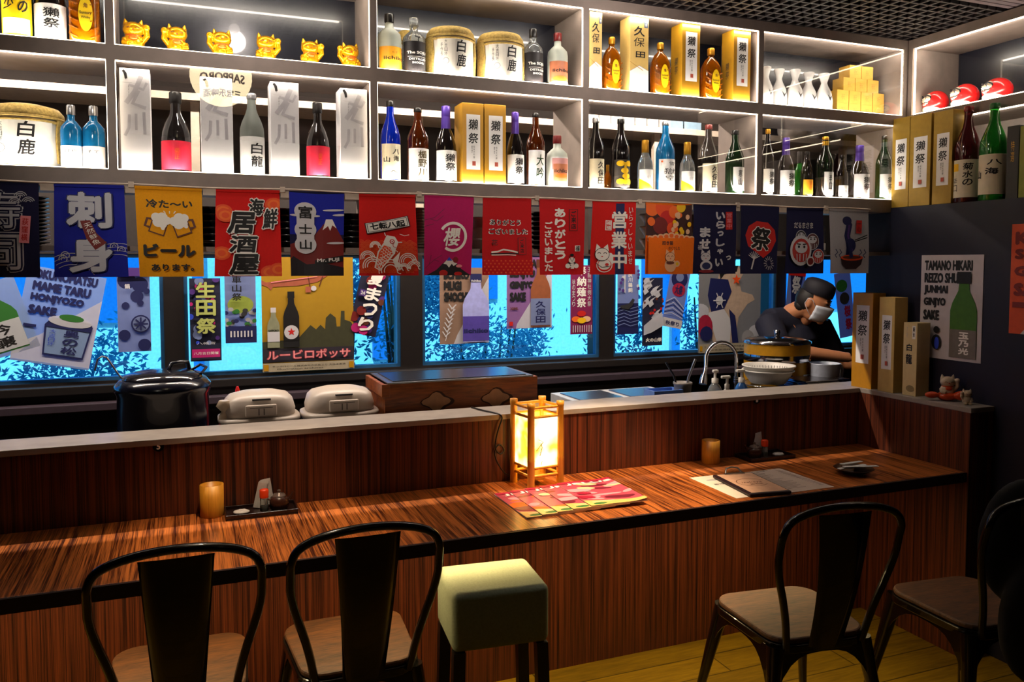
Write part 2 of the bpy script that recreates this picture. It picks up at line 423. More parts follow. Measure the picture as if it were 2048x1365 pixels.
# ---------------- kitchen worktop
m_steel = mat('stainless_steel', '#9a9a9c', .3, 1, noise=.1)
kt = thing('kitchen_worktop', 'dark kitchen worktop running behind the bar ledge', 'worktop', (0, 3.0, 0))
MB().box(-2.4, 0, .86, 4.0, .56, .9, mat('worktop_top', '#2c2a2e', .3, .6)).out('worktop', kt)
MB().box(-2.4, .03, 0, 4.0, .5, .86, m_edge).out('base_cabinet', kt)

# ================================================================ lit display shelves
def cell_lamp(loc, size, tgt, e, vert=False):
    d = bpy.data.lights.new('strip_lamp', 'AREA'); d.shape = 'RECTANGLE'; d.size = size; d.size_y = .008; d.energy = e; d.color = (1, .9, .76)
    o = bpy.data.objects.new('strip_lamp', d); COL.objects.link(o); z = (Vector(loc)-Vector(tgt)).normalized(); x = Vector((0, 1, 0)) if vert else Vector((1, 0, 0)); y = z.cross(x).normalized()
    o.matrix_world = Matrix.Translation(loc) @ Matrix((x, y, z)).transposed().to_4x4()
P0, DX = -.2, .81
ZA, ZB = 2.235, 1.857
m_lam = mat('shelf_laminate_taupe', '#7d7068', .55, noise=.14, nscale=18)
m_dark = mat('glossy_dark_back', '#12141f', .26, noise=.25, nscale=6, coat=.3)
m_ledw = mat('light_strip_warm_white', '#fff4e0', .5, emit='#ffe9c8', es=6)
m_glass = thin_glass('clear_front_glass', (1, 1, 1), .09)
sh = thing('display_shelf', 'long lit taupe display shelf of open cells above the bar', 'shelf', (0, YS, 0))
T = .024; DEP = .27
def sb(x0, y0, z0, x1, y1, z1, nm='board', mt=None, **k): return MB().box(x0, y0-YS, z0, x1, y1-YS, z1, mt or m_lam).out(nm, sh, **k)
XL, XR = P0-3*DX, P0+4*DX-.012
for z0, z1 in ((2.53, 2.57), (2.19, ZA), (1.80, ZB), (1.606, 1.622)): sb(XL, YS, z0, XR+.012, YS+DEP, z1)
cells = []
for k in range(-3, 5):
    x = P0+k*DX
    for z0, z1 in ((1.622, 1.80), (ZB, 2.19), (ZA, 2.53)):
        if k == 4: sb(x-.026, YS, z0, x, YS+DEP, z1, 'divider')
        else: sb(x-T/2, YS, z0, x+T/2, YS+DEP, z1, 'divider')
    if k < 4: cells.append((x+T/2, x+DX-(T/2 if k < 3 else .026)))
for x0, x1 in cells:
    sb(x0, YS+DEP-.012, ZA, x1, YS+DEP-.004, 2.53, 'back_panel', m_dark)
for i, (x0, x1) in enumerate(cells):
    if i < 2: continue
    for z0, z1 in ((ZB, 2.19), (ZA, 2.53)):
        c = MB(); e = .003
        c.box(x0+.002, .004, z0, x1-.002, .011, z0+e, m_ledw); c.box(x0+.002, .004, z1-e, x1-.002, .011, z1, m_ledw)
        c.box(x0, .004, z0+e, x0+e*.6, .011, z1-e, m_ledw); c.box(x1-e*.6, .004, z0+e, x1, .011, z1-e, m_ledw)
        c.out('light_strip', sh); cell_lamp(((x0+x1)/2, YS+.016, z1-.008), x1-x0-.03, ((x0+x1)/2, YS+.25, z0+.1), 1.15); cell_lamp(((x0+x1)/2, YS+.014, z0+.007), x1-x0-.03, ((x0+x1)/2, YS+.16, z1), 1.5)
for i, z0, z1 in ((3, ZB, 2.19), (5, ZB, 2.19), (6, ZB, 2.19), (6, ZA, 2.53)):
    x0, x1 = cells[i]; MB().box(x0+.003, -.004, z0+.001, x1-.003, -.001, z1-.001, thin_glass('mirror_like_front_glass', (1, 1, 1), .17) if i == 3 else m_glass).out('glass_pane', sh)
# right-hand cabinet on the navy wall
s2 = thing('display_shelf', 'lit taupe display cabinet standing on the navy wall at the right', 'shelf', (XU, 2.79, 1.8205))
def rb(x0, y0, z0, x1, y1, z1, nm='board', mt=None): return MB().box(x0-XU, y0-2.79, z0-1.8205, x1-XU, y1-2.79, z1-1.8205, mt or m_lam).out(nm, s2)
for z0, z1 in ((2.53, 2.57), (2.19, ZA)): rb(XU, -1.2, z0, XU+.3, 2.79, z1)
rb(XU+.06, -1.2, 1.8205, XU+.3, 2.79, 1.835)
for k in range(5):
    y = 2.765-k*DX
    for z0, z1 in ((1.835, 2.19), (ZA, 2.53)):
        rb(XU, y-.004 if k else y, z0, XU+.3, y+.02 if k else 2.79, z1, 'divider')
    if k < 4:
        rb(XU+.28, y-DX+.02, ZA, XU+.292, y-.004, 2.53, 'back_panel', m_dark); rb(XU+.28, y-DX+.02, 1.835, XU+.292, y-.004, 2.19, 'back_panel')
    if k < 2:
        for z0, z1 in ((ZA, 2.53), (1.84, 2.19)):
            y0, y1 = y-DX+.022, y-.006; c = MB(); e = .0045; X0, Y0, Z0 = XU, 2.79, 1.8205
            if z0 > 2: c.box(.004, y0-Y0, z0-Z0, .011, y1-Y0, z0+e-Z0, m_ledw); c.box(.004, y1-e-Y0, z0+e-Z0, .011, y1-Y0, z1-e-Z0, m_ledw)
            c.box(.004, y0-Y0, z1-e-Z0, .011, y1-Y0, z1-Z0, m_ledw)
            c.out('light_strip', s2); cell_lamp((XU+.016, (y0+y1)/2, z1-.008), y1-y0-.03, (XU+.25, (y0+y1)/2, z0+.1), 1.15, True)
            if z0 > 2: cell_lamp((XU+.014, (y0+y1)/2, z0+.007), y1-y0-.03, (XU+.16, (y0+y1)/2, z1), 1.5, True)

# pale rack on the window wall with stores on it, glimpsed through the open lower cells
m_pale = mat('pale_rack', '#b8ac9c', .6)
rk = thing('wall_rack', 'pale kitchen rack on the window wall seen through the lower shelf cells', 'rack', (0, 3.72, 2.257))
MB().box(-1.8, 0, 0, 3.9, .28, .03, m_pale).out('shelf_board', rk)
for x in (.033, 1.02, 2.32, 3.6): MB().box(x, .04, -.5, x+.035, .07, 0, m_pale).out('upright', rk)
# ================================================================ bottles, boxes and figures on the shelves
g_black = mat('glass_black', '#100c0c', .07, coat=.5, noise=0)
g_brown = mat('glass_brown', '#5a2408', .06, trans=.55, noise=0)
g_dgrn = mat('glass_dark_green', '#0e2a12', .06, trans=.35, noise=0)
g_green = mat('glass_green', '#1c7a24', .06, trans=.5, noise=0)
g_blue = mat('glass_cobalt', '#0a2cc8', .06, trans=.4, noise=0)
g_sky = mat('glass_sky_blue', '#1c84c8', .08, trans=.5, noise=0)
g_amber = mat('glass_amber_whisky', '#e07a08', .05, trans=.75, noise=0)
g_clear = mat('glass_clear', '#e6eceb', .04, trans=.85, noise=0)
g_frost = mat('glass_frosted', '#c8d0c4', .45, trans=.35, noise=0)
g_frosty = mat('glass_frosted_grey', '#8c948c', .4, trans=.4, noise=0)
g_purp = mat('foil_purple', '#4a3090', .35, .3, noise=0)
l_cream = mat('label_cream', '#d8cfb4', .6, noise=.05)
l_white = mat('label_white', '#e4e2e0', .6, noise=.03)
l_pink = mat('label_red_pink', '#e02440', .5, noise=.05)
l_amber = mat('label_amber', '#d8961c', .5, noise=.1)
l_yel = mat('label_yellow', '#e8c000', .5, noise=.04)
c_gold = mat('cap_gold', '#b88420', .35, .6, noise=0)
c_silver = mat('cap_silver', '#b4b4b8', .3, .8, noise=0)
c_black = mat('cap_black', '#141212', .3, noise=0)
c_red = mat('cap_dark_red', '#6a1414', .35, noise=0)
x_gold = mat('carton_gold', '#b0801c', .42, .25, noise=.08, nscale=30)
x_tan = mat('carton_straw', '#c8a860', .55, noise=.08, nscale=30)
x_white = mat('carton_white', '#f0eef0', .55, noise=.03)
x_olive = mat('carton_ochre', '#a08028', .5, .1, noise=.1)
x_dark = mat('carton_black', '#14100f', .5, noise=.05)

def curved(r, ang0=-PI/2, z=0, sx=1):
    return lambda u, v, d: ((r+d)*math.cos(ang0+u/r), (r+d)*math.sin(ang0+u/r), z+v)
PROF = {
 'sake': ([(.9, 0), (1, .012), (1, .52), (.97, .58), (.8, .66), (.52, .755), (.38, .82), (.34, .95)], .33, .93, 1.0, .40),
 'slim': ([(.9, 0), (1, .012), (1, .5), (.93, .58), (.7, .7), (.48, .8), (.4, .88), (.37, .95)], .36, .93, 1.0, .43),
 'tall': ([(.92, 0), (1, .01), (1, .56), (.95, .62), (.72, .7), (.46, .78), (.36, .84), (.33, .96)], .32, .945, 1.0, .38),
 'round': ([(.9, 0), (1, .02), (1, .42), (.95, .5), (.72, .62), (.42, .72), (.34, .78), (.33, .9)], .33, .86, 1.0, .42),
 'short': ([(.94, 0), (1, .015), (1, .58), (.93, .66), (.6, .73), (.36, .77), (.34, .88)], .33, .85, 1.0, .40),
 'small': ([(.9, 0), (1, .02), (1, .48), (.9, .58), (.55, .7), (.42, .78), (.4, .93)], .4, .74, 1.0, .46),
}
def bottle(u, vt, w, zb, kind, glass, cap, lab, label, Yc=None, lz=(.06, .42), lang=1.25, name='sake_bottle', yaw=0, neck=None, group=None, X=None):
    r0 = w/2*3.0/FPX; Yc = Yc or YS+.022+r0
    pt0 = atY(u, vt, Yc); r = w/2*dep(pt0)/FPX
    H = pt0.z-zb; x = atY(u, vt+(H*FPX/dep(pt0))*.8, Yc).x
    t = thing(name, label, 'bottle', (x, Yc, zb), yaw, group)
    prof, cr, c0, c1, co = PROF[kind]
    MB().lathe([(a*r, z*H) for a, z in prof], glass).out('bottle_body', t)
    MB().lathe([(co*r*.94, c0*H), (co*r, c0*H+.002), (co*r, c1*H-.003), (co*r*.9, c1*H)], cap).out('cap', t)
    if neck:
        MB().lathe([(.40*r, neck[1]*H), (.405*r, .93*H)] if neck[1] > .8 else [(prof[5][0]*r*1.12+.0006, neck[1]*H), (.42*r, .84*H), (.375*r+.0005, .935*H)], neck[0]).out('neck_foil', t)
    if lab:
        mt, fn = lab; Hh = (lz[1]-lz[0])*H; A = Art(2*r*lang, Hh, .0003)
        if mt: A.rect(0, 0, 1, 1, mt, layer=1)
        A.n = 3; fn(A)
        c = MB(); W = A.W
        f0 = curved(r+.0002, -PI/2, lz[0]*H)
        c.art(A, lambda a, b, d: f0(a-W/2, b, d), du=r*.16)
        c.out('label', t)
    return t
def brush(s, x=.55, w=.34, y1=.88, y0=.2, mt=None, bold=.015, shear=.06, seal=False):
    def f(A):
        A.vtext(s, x, y1, y0, w, mt or BLK, bold, shear=shear)
        if seal: A.rect(x-.08, .05, x+.08, .14, RED)
    return f
def both(*fs): return lambda A: [f(A) for f in fs]
dassai = brush('獺祭', .56, .38, .9, .3)
KUB = '久保田'

# ---- lower row, left cell
def barrel(u0, u1, vt, zb, label, txt='白鹿', Yc=None):
    Yc = Yc or YS+.15; p = atY((u0+u1)/2, vt, Yc); r = (u1-u0)/2*dep(p)/FPX; H = p.z-zb
    if Yc-r < YS+.012: Yc = YS+.012+r; p = atY((u0+u1)/2, vt, Yc); r = (u1-u0)/2*dep(p)/FPX; H = p.z-zb
    t = thing('sake_barrel', label, 'barrel', (p.x, Yc, zb))
    m_b = mat('barrel_paper', '#e0dcd2', .7, noise=.05); m_st = mat('straw_rope', '#a88c48', .8, noise=.4, nscale=120, bump=.6)
    MB().lathe([(r*.84, 0), (r*.96, H*.1), (r*.985, H*.4), (r*.95, H*.74), (r*.88, H*.82)], m_b, seg=40).out('barrel_body', t)
    c = MB().lathe([(r*.95, H*.76), (r*1.0, H*.8), (r*.98, H*.87), (r*.86, H*.95), (r*.5, H), (0, H)], m_st, seg=40); c.out('straw_top', t)
    c = MB(); 
    for z, q in ((.03, .9), (.78, .99), (.72, .975)):
        c.tube([(r*q*math.cos(a*PI/16), r*q*math.sin(a*PI/16), H*z) for a in range(32)], .0045, m_st, 8, True)
    for k in range(11):
        a = PI*.98+k*.05; a2 = a+.09
        c.tube([(r*.99*math.cos(a), r*.99*math.sin(a), H*.1), (r*1.02*math.cos(a2), r*1.02*math.sin(a2), H*.45), (r*.99*math.cos(a), r*.99*math.sin(a), H*.76)], .004, m_st, 6)
        a = -.0-k*.05; a2 = a-.09
        c.tube([(r*.99*math.cos(a), r*.99*math.sin(a), H*.1), (r*1.02*math.cos(a2), r*1.02*math.sin(a2), H*.45), (r*.99*math.cos(a), r*.99*math.sin(a), H*.76)], .004, m_st, 6)
    c.out('rope', t)
    W = r*1.7; A = Art(W, H*.62, .0006); A.rect(0, 0, 1, 1, m_b, layer=1)
    A.vtext(txt, .6, .98, .12, .24, BLK, .02, shear=.1)
    A.vtext('大吉日坏', .22, .95, .45, .07, DGY); A.vtext('手作長', .12, .85, .45, .06, DGY); A.arc(.22, .3, .07, .008, DGY)
    c = MB(); f0 = curved(r*.99, -PI/2, H*.1)
    c.art(A, lambda a, b, d: f0(a-W/2, b, d), du=r*.15); c.out('label', t)
barrel(-22, 120, 212, ZB, 'straw-topped white sake barrel at the left end of the lower shelf row')
bottle(144, 211, 40, ZB, 'short', g_sky, c_silver, (l_white, lambda A: A.text('はや', .5, .75, .4, .14, DGY, shear=.4)), 'sky blue bottle with silver cap right beside the lower-row barrel', lz=(.02, .36))
bottle(189, 213, 42, ZB, 'short', g_sky, c_silver, (l_white, lambda A: A.text('まて', .5, .75, .4, .14, DGY, shear=.4)), 'sky blue bottle with silver cap against the left cell divider', lz=(.02, .36))

# ---- cartons
def carton(u0, u1, vt, zb, mt, label, fn, Yf=None, dp=.085, name='gift_carton', depth_side=None, side=None, yaw=0):
    Yf = Yf or YS+.022; a = atY(u0, vt, Yf); b = atY(u1, vt, Yf); H = b.z-zb
    if zb > 2: a = atY(u0, vt+60, Yf); b = atY(u1, vt+60, Yf)
    w = b.x-a.x
    t = thing(name, label, 'box', (a.x, Yf, zb), yaw)
    MB().box(0, 0, 0, w, dp, H, mt).out('carton', t, bevel=.0012)
    A = Art(w, H); fn(A)
    c = MB().art(A, flat((0, 0, 0), (1, 0, 0), (0, 0, 1), (0, -1, 0)))
    if side:
        B = Art(dp, H); side(B); c.art(B, flat((0, dp, 0), (0, -1, 0), (0, 0, 1), (-1, 0, 0)))
    c.out('printing', t); return t
GR1 = mat('ink_wash_grey', '#b2aeb4', .6, noise=.1); GR2 = mat('ink_wash_light', '#cfccd2', .6, noise=.1)
def white_art(A):
    A.line([(.12, .98), (.2, .95), (.22, .9)], .09, BLK); A.poly([(.1, .985), (.24, .94), (.22, .885), (.16, .93)], BLK)
    A.line([(.1, .86), (.42, .86)], .008, GRY); A.vtext('純米大吟', .3, .84, .72, .04, DGY)
    A.line([(.72, .93), (.5, .78), (.2, .66)], .16, GR2); A.line([(.3, .84), (.78, .8), (.9, .87)], .1, GR2); A.line([(.62, .79), (.42, .66), (.85, .62)], .13, GR2)
    A.line([(.3, .55), (.28, .42), (.14, .34)], .1, GR2); A.line([(.52, .56), (.52, .4)], .09, GR2); A.line([(.78, .58), (.8, .36)], .1, GR2)
for u0, u1, vt, lb in ((238, 299, 140, 'tall white carton at the left end of the lower second cell'), (400, 464, 158, 'tall white carton under the reflected lantern, second of the four white cartons'),
                       (540, 597, 167, 'tall white carton between the frosted white bottle and the right red-label bottle'), (680, 734, 180, 'tall white carton at the right end of the lower second cell')):
    carton(u0, u1, vt, ZB, x_white, lb, white_art)
redl = (l_pink, brush('菊正', .52, .12, .75, .35, ORG, 0))
bottle(353, 185, 56, ZB, 'round', g_black, c_black, redl, 'black bottle with bright red label, left one of the two red-label bottles', lz=(.04, .39), lang=1.4, name='red_label_bottle')
bottle(636, 206, 46, ZB, 'round', g_black, c_black, redl, 'black bottle with bright red label, right one of the two red-label bottles', lz=(.04, .42), lang=1.4, name='red_label_bottle')
bottle(505, 188, 47, ZB, 'sake', g_frosty, c_silver, (l_white, brush('白龍', .62, .36, .85, .15)), 'frosted pale bottle with white label reading in two large black characters', lz=(.03, .47), lang=1.45, name='frosted_bottle')

# ---- lower row, middle cell
def hakkai(A): A.text('八', .66, .78, .3, .16, BLK, .02, shear=.2); A.text('海', .66, .58, .26, .16, BLK, .02); A.text('山', .26, .55, .26, .16, BLK, .02); A.text('へ', .55, .2, .3, .08, BLK, .02)
bottle(781, 203, 40, ZB, 'sake', g_blue, c_black, (l_cream, hakkai), 'cobalt blue bottle with cream label at the left of the lower middle cell', lz=(.03, .46), name='blue_bottle')
bottle(836, 217, 43, ZB, 'tall', g_brown, c_black, (l_white, brush('楯野川', .58, .36, .95, .1, mat('print_olive', '#4a3c0c', .6))), 'brown bottle with white label right of the cobalt blue bottle', lz=(.03, .45), name='brown_bottle')
bottle(892, 213, 43, ZB, 'round', g_black, g_purp, (l_white, dassai), 'purple-capped dark bottle left of the paired gold cartons', lz=(.04, .42), lang=1.35, neck=(g_purp, .62), name='purple_foil_bottle')
def dassai_art(A, y0=.18, y1=.86):
    A.rect(.2, y0, .84, y1, l_white); h = y1-y0
    A.text('獺', .52, y0+h*.82, .44, h*.19, BLK, .015, shear=.1); A.text('祭', .52, y0+h*.57, .46, h*.19, BLK, .015, shear=.1)
    A.vtext('純米大吟醸', .55, y0+h*.44, y0+h*.2, .07, DGY); A.vtext('磨き', .45, y0+h*.44, y0+h*.3, .06, DGY); A.rect(.46, y0+h*.07, .62, y0+h*.15, mat('seal_red', '#b05040', .6))
carton(924, 967, 208, ZB, x_gold, 'gold carton with white label strip, left one of the touching pair in the middle cell', dassai_art, dp=.09)
carton(969, 1012, 211, ZB, x_gold, 'gold carton with white label strip, right one of the touching pair in the middle cell', dassai_art, dp=.09)
bottle(1030, 225, 36, ZB, 'round', g_black, g_purp, (l_white, dassai), 'purple-capped dark bottle right of the paired gold cartons', lz=(.04, .42), lang=1.35, neck=(g_purp, .62), name='purple_foil_bottle')
bottle(1071, 227, 37, ZB, 'tall', g_brown, c_black, (l_white, brush('大吟', .56, .36, .9, .15, mat('print_deep_green', '#1c3a1c', .6))), 'brown bottle with white label and green writing beside the clear squat bottle', lz=(.03, .49), name='brown_bottle')
def iich(A):
    A.rect(.15, .12, .85, .75, mat('label_rust', '#b06a4a', .5)); A.ell(.5, .32, .28, .09, ORG); A.text('iichiko', .5, .5, .6, .14, BLK, .02)
bottle(1114, 272, 43, ZB, 'short', g_frost, c_red, (l_white, both(lambda A: A.rect(.1, .55, .9, .95, mat('label_dusty_pink', '#c89090', .5)), iich)), 'squat pale bottle with dark red cap at the right of the lower middle cell', lz=(.05, .58), lang=1.1, name='squat_bottle')

# ---- lower row, fourth cell
bottle(1191, 236, 34, ZB, 'sake', g_black, c_silver, (l_cream, brush(KUB, .6, .36, .92, .1)), 'black bottle with cream label at the far left of the fourth lower cell', lz=(.02, .42))
def plum(A):
    for x, y in ((.3, .86), (.7, .86), (.5, .6), (.3, .2), (.68, .2), (.55, .4)): A.ell(x, y, .18, .12, YEL)
    A.line([(.5, .9), (.5, .1)], .1, YEL)
bottle(1241, 238, 37, ZB, 'sake', g_black, c_black, (mat('label_charcoal', '#3a3430', .5), plum), 'black bottle with charcoal label covered in yellow spots', lz=(.04, .42))
yl = (l_white, lambda A: (A.poly([(0, 0), (.9, 0), (0, .55)], YEL), A.text('ゆず', .5, .6, .2, .2, GRY)))
bottle(1290, 281, 31, ZB, 'small', g_clear, c_gold, yl, 'small clear bottle with yellow neck, left of the sky blue bottle', lz=(.04, .42), neck=(mat('neck_amber', '#c88010', .4), .66), name='small_clear_bottle', lang=1.35)
def yuki(A): A.text('雪', .6, .85, .3, .12, BLK, .01); A.text('獄', .5, .6, .55, .2, BLK, .01, shear=.2); A.text('空', .5, .38, .4, .16, BLK, .01); A.ell(.15, .92, .04, None, ORG)
bottle(1330, 244, 38, ZB, 'tall', g_sky, c_silver, (l_white, yuki), 'sky blue bottle with white label between the two yellow-necked small bottles', lz=(.03, .46), name='blue_bottle')
bottle(1374, 285, 31, ZB, 'small', g_clear, c_gold, yl, 'small clear bottle with yellow neck, right of the sky blue bottle', lz=(.04, .42), neck=(mat('neck_amber', '#c88010', .4), .66), name='small_clear_bottle', lang=1.35)
bottle(1416, 250, 36, ZB, 'sake', g_black, c_red, (l_cream, brush(KUB, .6, .36, .92, .1)), 'dark bottle with cream label and reddish cap in the fourth lower cell', lz=(.03, .43))
bottle(1469, 261, 37, ZB, 'sake', g_dgrn, c_black, (l_white, brush('寒山', .5, .3, .9, .2)), 'dark green bottle with small white label beside the fourth cell divider', lz=(.06, .42), lang=.8)
bottle(1215, 330, 14, ZB, 'small', g_amber, c_gold, None, 'tiny amber jar behind the first two bottles of the fourth lower cell', Yc=YS+.12, name='tiny_jar')

# ---- lower row, fifth cell
bottle(1534, 259, 26, ZB, 'sake', g_black, c_gold, (l_white, dassai), 'black bottle at the far left of the fifth lower cell', lz=(.06, .4))
bottle(1571, 276, 34, ZB, 'round', g_black, g_purp, (l_white, dassai), 'purple-foiled black bottle, second from the left in the fifth lower cell', lz=(.04, .44), lang=1.35, neck=(g_purp, .62), name='purple_foil_bottle')
bottle(1598, 304, 20, ZB, 'small', g_green, c_black, None, 'small green bottle behind the gold-label bottle in the fifth lower cell', Yc=YS+.1, name='small_green_bottle')
bottle(1613, 303, 24, ZB, 'slim', g_black, c_black, (l_amber, lambda A: A.vtext('酒造', .5, .9, .3, .3, ORG)), 'small black bottle with amber label in the fifth lower cell', lz=(.05, .38), name='small_black_bottle')
bottle(1649, 274, 33, ZB, 'tall', g_black, c_gold, (l_white, brush('辛口', .5, .3, .9, .2)), 'tall black bottle with gold neck and tilted tag in the fifth lower cell', lz=(.05, .42), lang=.8, neck=(c_gold, .86))
bottle(1683, 311, 24, ZB, 'slim', g_black, c_black, (l_white, lambda A: A.text('生', .5, .4, .3, .3, DGY)), 'small black bottle right of the gold-necked bottle', lz=(.05, .3), name='small_black_bottle')
bottle(1718, 291, 38, ZB, 'round', g_black, g_purp, (l_white, dassai), 'purple-foiled black bottle, larger one near the right of the fifth cell', lz=(.04, .46), lang=1.3, neck=(g_purp, .62), name='purple_foil_bottle')
bottle(1767, 272, 32, ZB, 'tall', g_dgrn, c_black, (l_white, dassai), 'dark green bottle at the right end of the fifth lower cell', lz=(.05, .4), name='green_bottle')

# ---- top row
bottle(36, -95, 56, ZA, 'sake', g_dgrn, c_gold, (l_yel, lambda A: (A.rect(.1, .05, .9, .35, WHT), A.vtext('美少', .32, .98, .5, .3, BLK, .02, shear=.2), A.vtext('年の', .7, .98, .45, .26, BLK, .02, shear=.2))), 'bottle with yellow label and black brush writing, leftmost on the top row', lz=(.03, .6), lang=1.2)
bottle(102, -90, 58, ZA, 'round', g_black, g_purp, (l_white, dassai), 'dark bottle with rounded white label, top row beside the yellow-label bottle', lz=(.03, .42), lang=1.35, neck=(g_purp, .62))

def squircle(r, n=4): return lambda a: r/((abs(math.cos(a))**n+abs(math.sin(a))**n)**(1/n))
def whisky(u, vt, w, label, zb=ZA, vb=None):
    Yc = YS+.06; p = atY(u, vt, Yc); H = p.z-zb; r = w/2*dep(p)/FPX*.96; x = atY(u, vt+80, Yc).x
    t = thing('whisky_bottle', label, 'bottle', (x, Yc, zb)); seg = 32; vs = []; fs = []
    prof = [(.92, 0), (1, .02), (1, .56), (.96, .64), (.7, .76), (.36, .82), (.3, .84), (.3, .9)]
    for a, z in prof:
        for k in range(seg):
            an = 2*PI*k/seg; q = squircle(1, 3.2 if z < .7 else 2)(an)*a*r; vs.append((q*math.cos(an), q*math.sin(an)*.72, z*H))
    for i in range(len(prof)-1):
        for k in range(seg):
            a = i*seg+k; b = i*seg+(k+1) % seg; fs.append((a, b, b+seg, a+seg))
    fs.append(list(reversed(range(seg)))); fs.append([len(vs)-seg+k for k in range(seg)])
    c = MB().add(vs, fs, g_amber, True); c.out('bottle_body', t)
    c = MB()      # pressed glass ribs
    for k in range(5):
        z = H*(.08+.1*k)
        for s in (-1, 1): c.tube([(s*r*.4, -r*.73, z), (s*r*.97, -r*.6, z+.012)], .0022, g_amber, 6)
    c.out('ribs', t)
    MB().lathe([(r*.34, H*.87), (r*.36, H*.88), (r*.36, H*.985), (r*.3, H)], c_gold).out('cap', t)
    A = Art(r*1.0, H*.46, .0005); A.ell(.5, .5, .46, .46*A.H/A.W, l_yel, 32)
    A.text('Suntory', .5, .52, .78, .1, BLK, .02); A.text('Whisky', .5, .4, .6, .09, BLK, .02); A.text('角', .5, .72, .26, .13, BRN, .02)
    MB().art(A, flat((-r*.5+r*.12, -r*.735, H*.14), (1, 0, 0), (0, 0, 1), (0, -1, 0))).out('label', t)
whisky(169, -70, 58, 'amber whisky bottle with yellow oval label at the right of the top left cell')
whisky(1223, 75, 39, 'amber whisky bottle with yellow oval label, left one in the fourth top cell')
whisky(1320, 86, 40, 'amber whisky bottle with yellow oval label, middle one in the fourth top cell')
whisky(1421, 97, 42, 'amber whisky bottle with yellow oval label, right one in the fourth top cell')

def cat(name, label, loc, s, mt, mir=1, bib=None, face=BLK, group=None, rot=0, cush=None):
    t = thing(name, label, 'figurine', loc, rot, group); c = MB()
    c.ell((0, 0, .35*s), (.34*s, .27*s, .36*s), mt); c.ell((0, -.03*s, .78*s), (.34*s, .27*s, .27*s), mt)
    for q in (-1, 1):
        c.lathe([(.13*s, -.04*s), (.1*s, .08*s), (.012*s, .26*s)], mt, (q*.21*s, 0, .9*s), 12, R=Matrix.Rotation(q*.2, 3, 'Y'))
        c.ell((q*.17*s, -.2*s, .08*s), (.12*s, .16*s, .09*s), mt)
    c.tube([(mir*.28*s, -.05*s, .42*s), (mir*.42*s, -.1*s, .6*s), (mir*.4*s, -.12*s, .82*s)], [.1*s, .1*s, .09*s], mt); c.ell((mir*.4*s, -.13*s, .86*s), .12*s, mt)
    c.tube([(-mir*.28*s, -.05*s, .45*s), (-mir*.3*s, -.2*s, .3*s), (-mir*.14*s, -.28*s, .28*s)], [.1*s, .09*s, .08*s], mt)
    c.out('body', t, remesh=s*.022, smooth=2)
    if bib:
        b = MB().lathe([(.24*s, 0), (.27*s, .03*s), (.25*s, .07*s)], bib, (0, -.02*s, .54*s), 24, sy=.85); b.ell((0, -.24*s, .48*s), (.15*s, .07*s, .1*s), bib); b.out('collar', t)
    f = MB()
    for q in (-1, 1):
        f.tube([(q*.2*s, -.262*s, .79*s), (q*.14*s, -.292*s, .82*s), (q*.08*s, -.3*s, .79*s)], .012*s, face, 6)
    f.ell((0, -.305*s, .74*s), (.03*s, .02*s, .02*s), RED); f.out('face', t)
    return t
m_goldfig = mat('gold_glaze', '#e0a010', .2, .7, noise=0)
m_goldbib = mat('orange_bib', '#c85a10', .3, .4, noise=0)
words = ['first', 'second', 'third', 'fourth', 'fifth', 'sixth']
for i, (u, v, sz) in enumerate(((267, 40, 1), (354, 50, 1), (443, 60, 1), (532, 68, 1), (620, 79, 1), (700, 87, 1))):
    Yc = YS+.10; p = atY(u, v, Yc); H = p.z-ZA; s = H/1.12; x = atY(u, v+20, Yc).x
    cat('lucky_cat', 'small shiny gold waving cat, %s from the left in the row of six' % words[i], (x, Yc, ZA), s, m_goldfig, 1 if i in (0, 3, 4) else -1, m_goldbib, BRN, 'gold waving cats on the top row')

bottle(779, 29, 48, ZA, 'short', g_frost, c_black, (l_amber, lambda A: (A.text('iichiko', .6, .5, .8, .16, BLK, .03), A.text('むぎ', .6, .75, .2, .1, BRN))), 'frosted bottle with amber label at the left of the top middle cell', lz=(.04, .42), lang=1.2, name='frosted_bottle')
def soju(A):
    A.text('The SOJU', .52, .62, .7, .12, WHT, .04); A.line([(.2, .5), (.85, .5)], .012, WHT); A.text('DISTILLED', .55, .42, .6, .07, WHT, .03); A.text('SHOCHU', .55, .3, .4, .07, WHT, .03)
bottle(828, 37, 46, ZA, 'short', g_clear, g_clear, (mat('label_black', '#1a1618', .5), soju), 'clear glass bottle with black label beside the frosted amber-label bottle', lz=(.03, .56), lang=1.35, name='black_label_bottle')
barrel(852, 949, 58, ZA, 'straw-topped white sake barrel, left one of the pair on the top row', Yc=YS+.1)
barrel(953, 1047, 69, ZA, 'straw-topped white sake barrel, right one of the pair on the top row', Yc=YS+.1)
bottle(1066, 59, 40, ZA, 'short', g_clear, c_black, (mat('label_black', '#1a1618', .5), soju), 'clear glass bottle with black label and black cap right of the barrel pair', lz=(.03, .56), lang=1.35, name='black_label_bottle')
bottle(1115, 67, 41, ZA, 'short', g_frost, c_red, (mat('label_rust', '#b06a4a', .5), lambda A: (A.ell(.45, .25, .3, .1, ORG), A.rect(0, 0, 1, .12, WHT), A.text('iichiko', .5, .6, .7, .14, BLK, .03))), 'frosted bottle with rust label and brown cap at the right of the top middle cell', lz=(.04, .46), lang=1.3, name='frosted_bottle')
# small barrel half hidden
barrel(790, 834, 63, ZA, 'small barrel half hidden behind the first two bottles of the top middle cell', Yc=YS+.2)

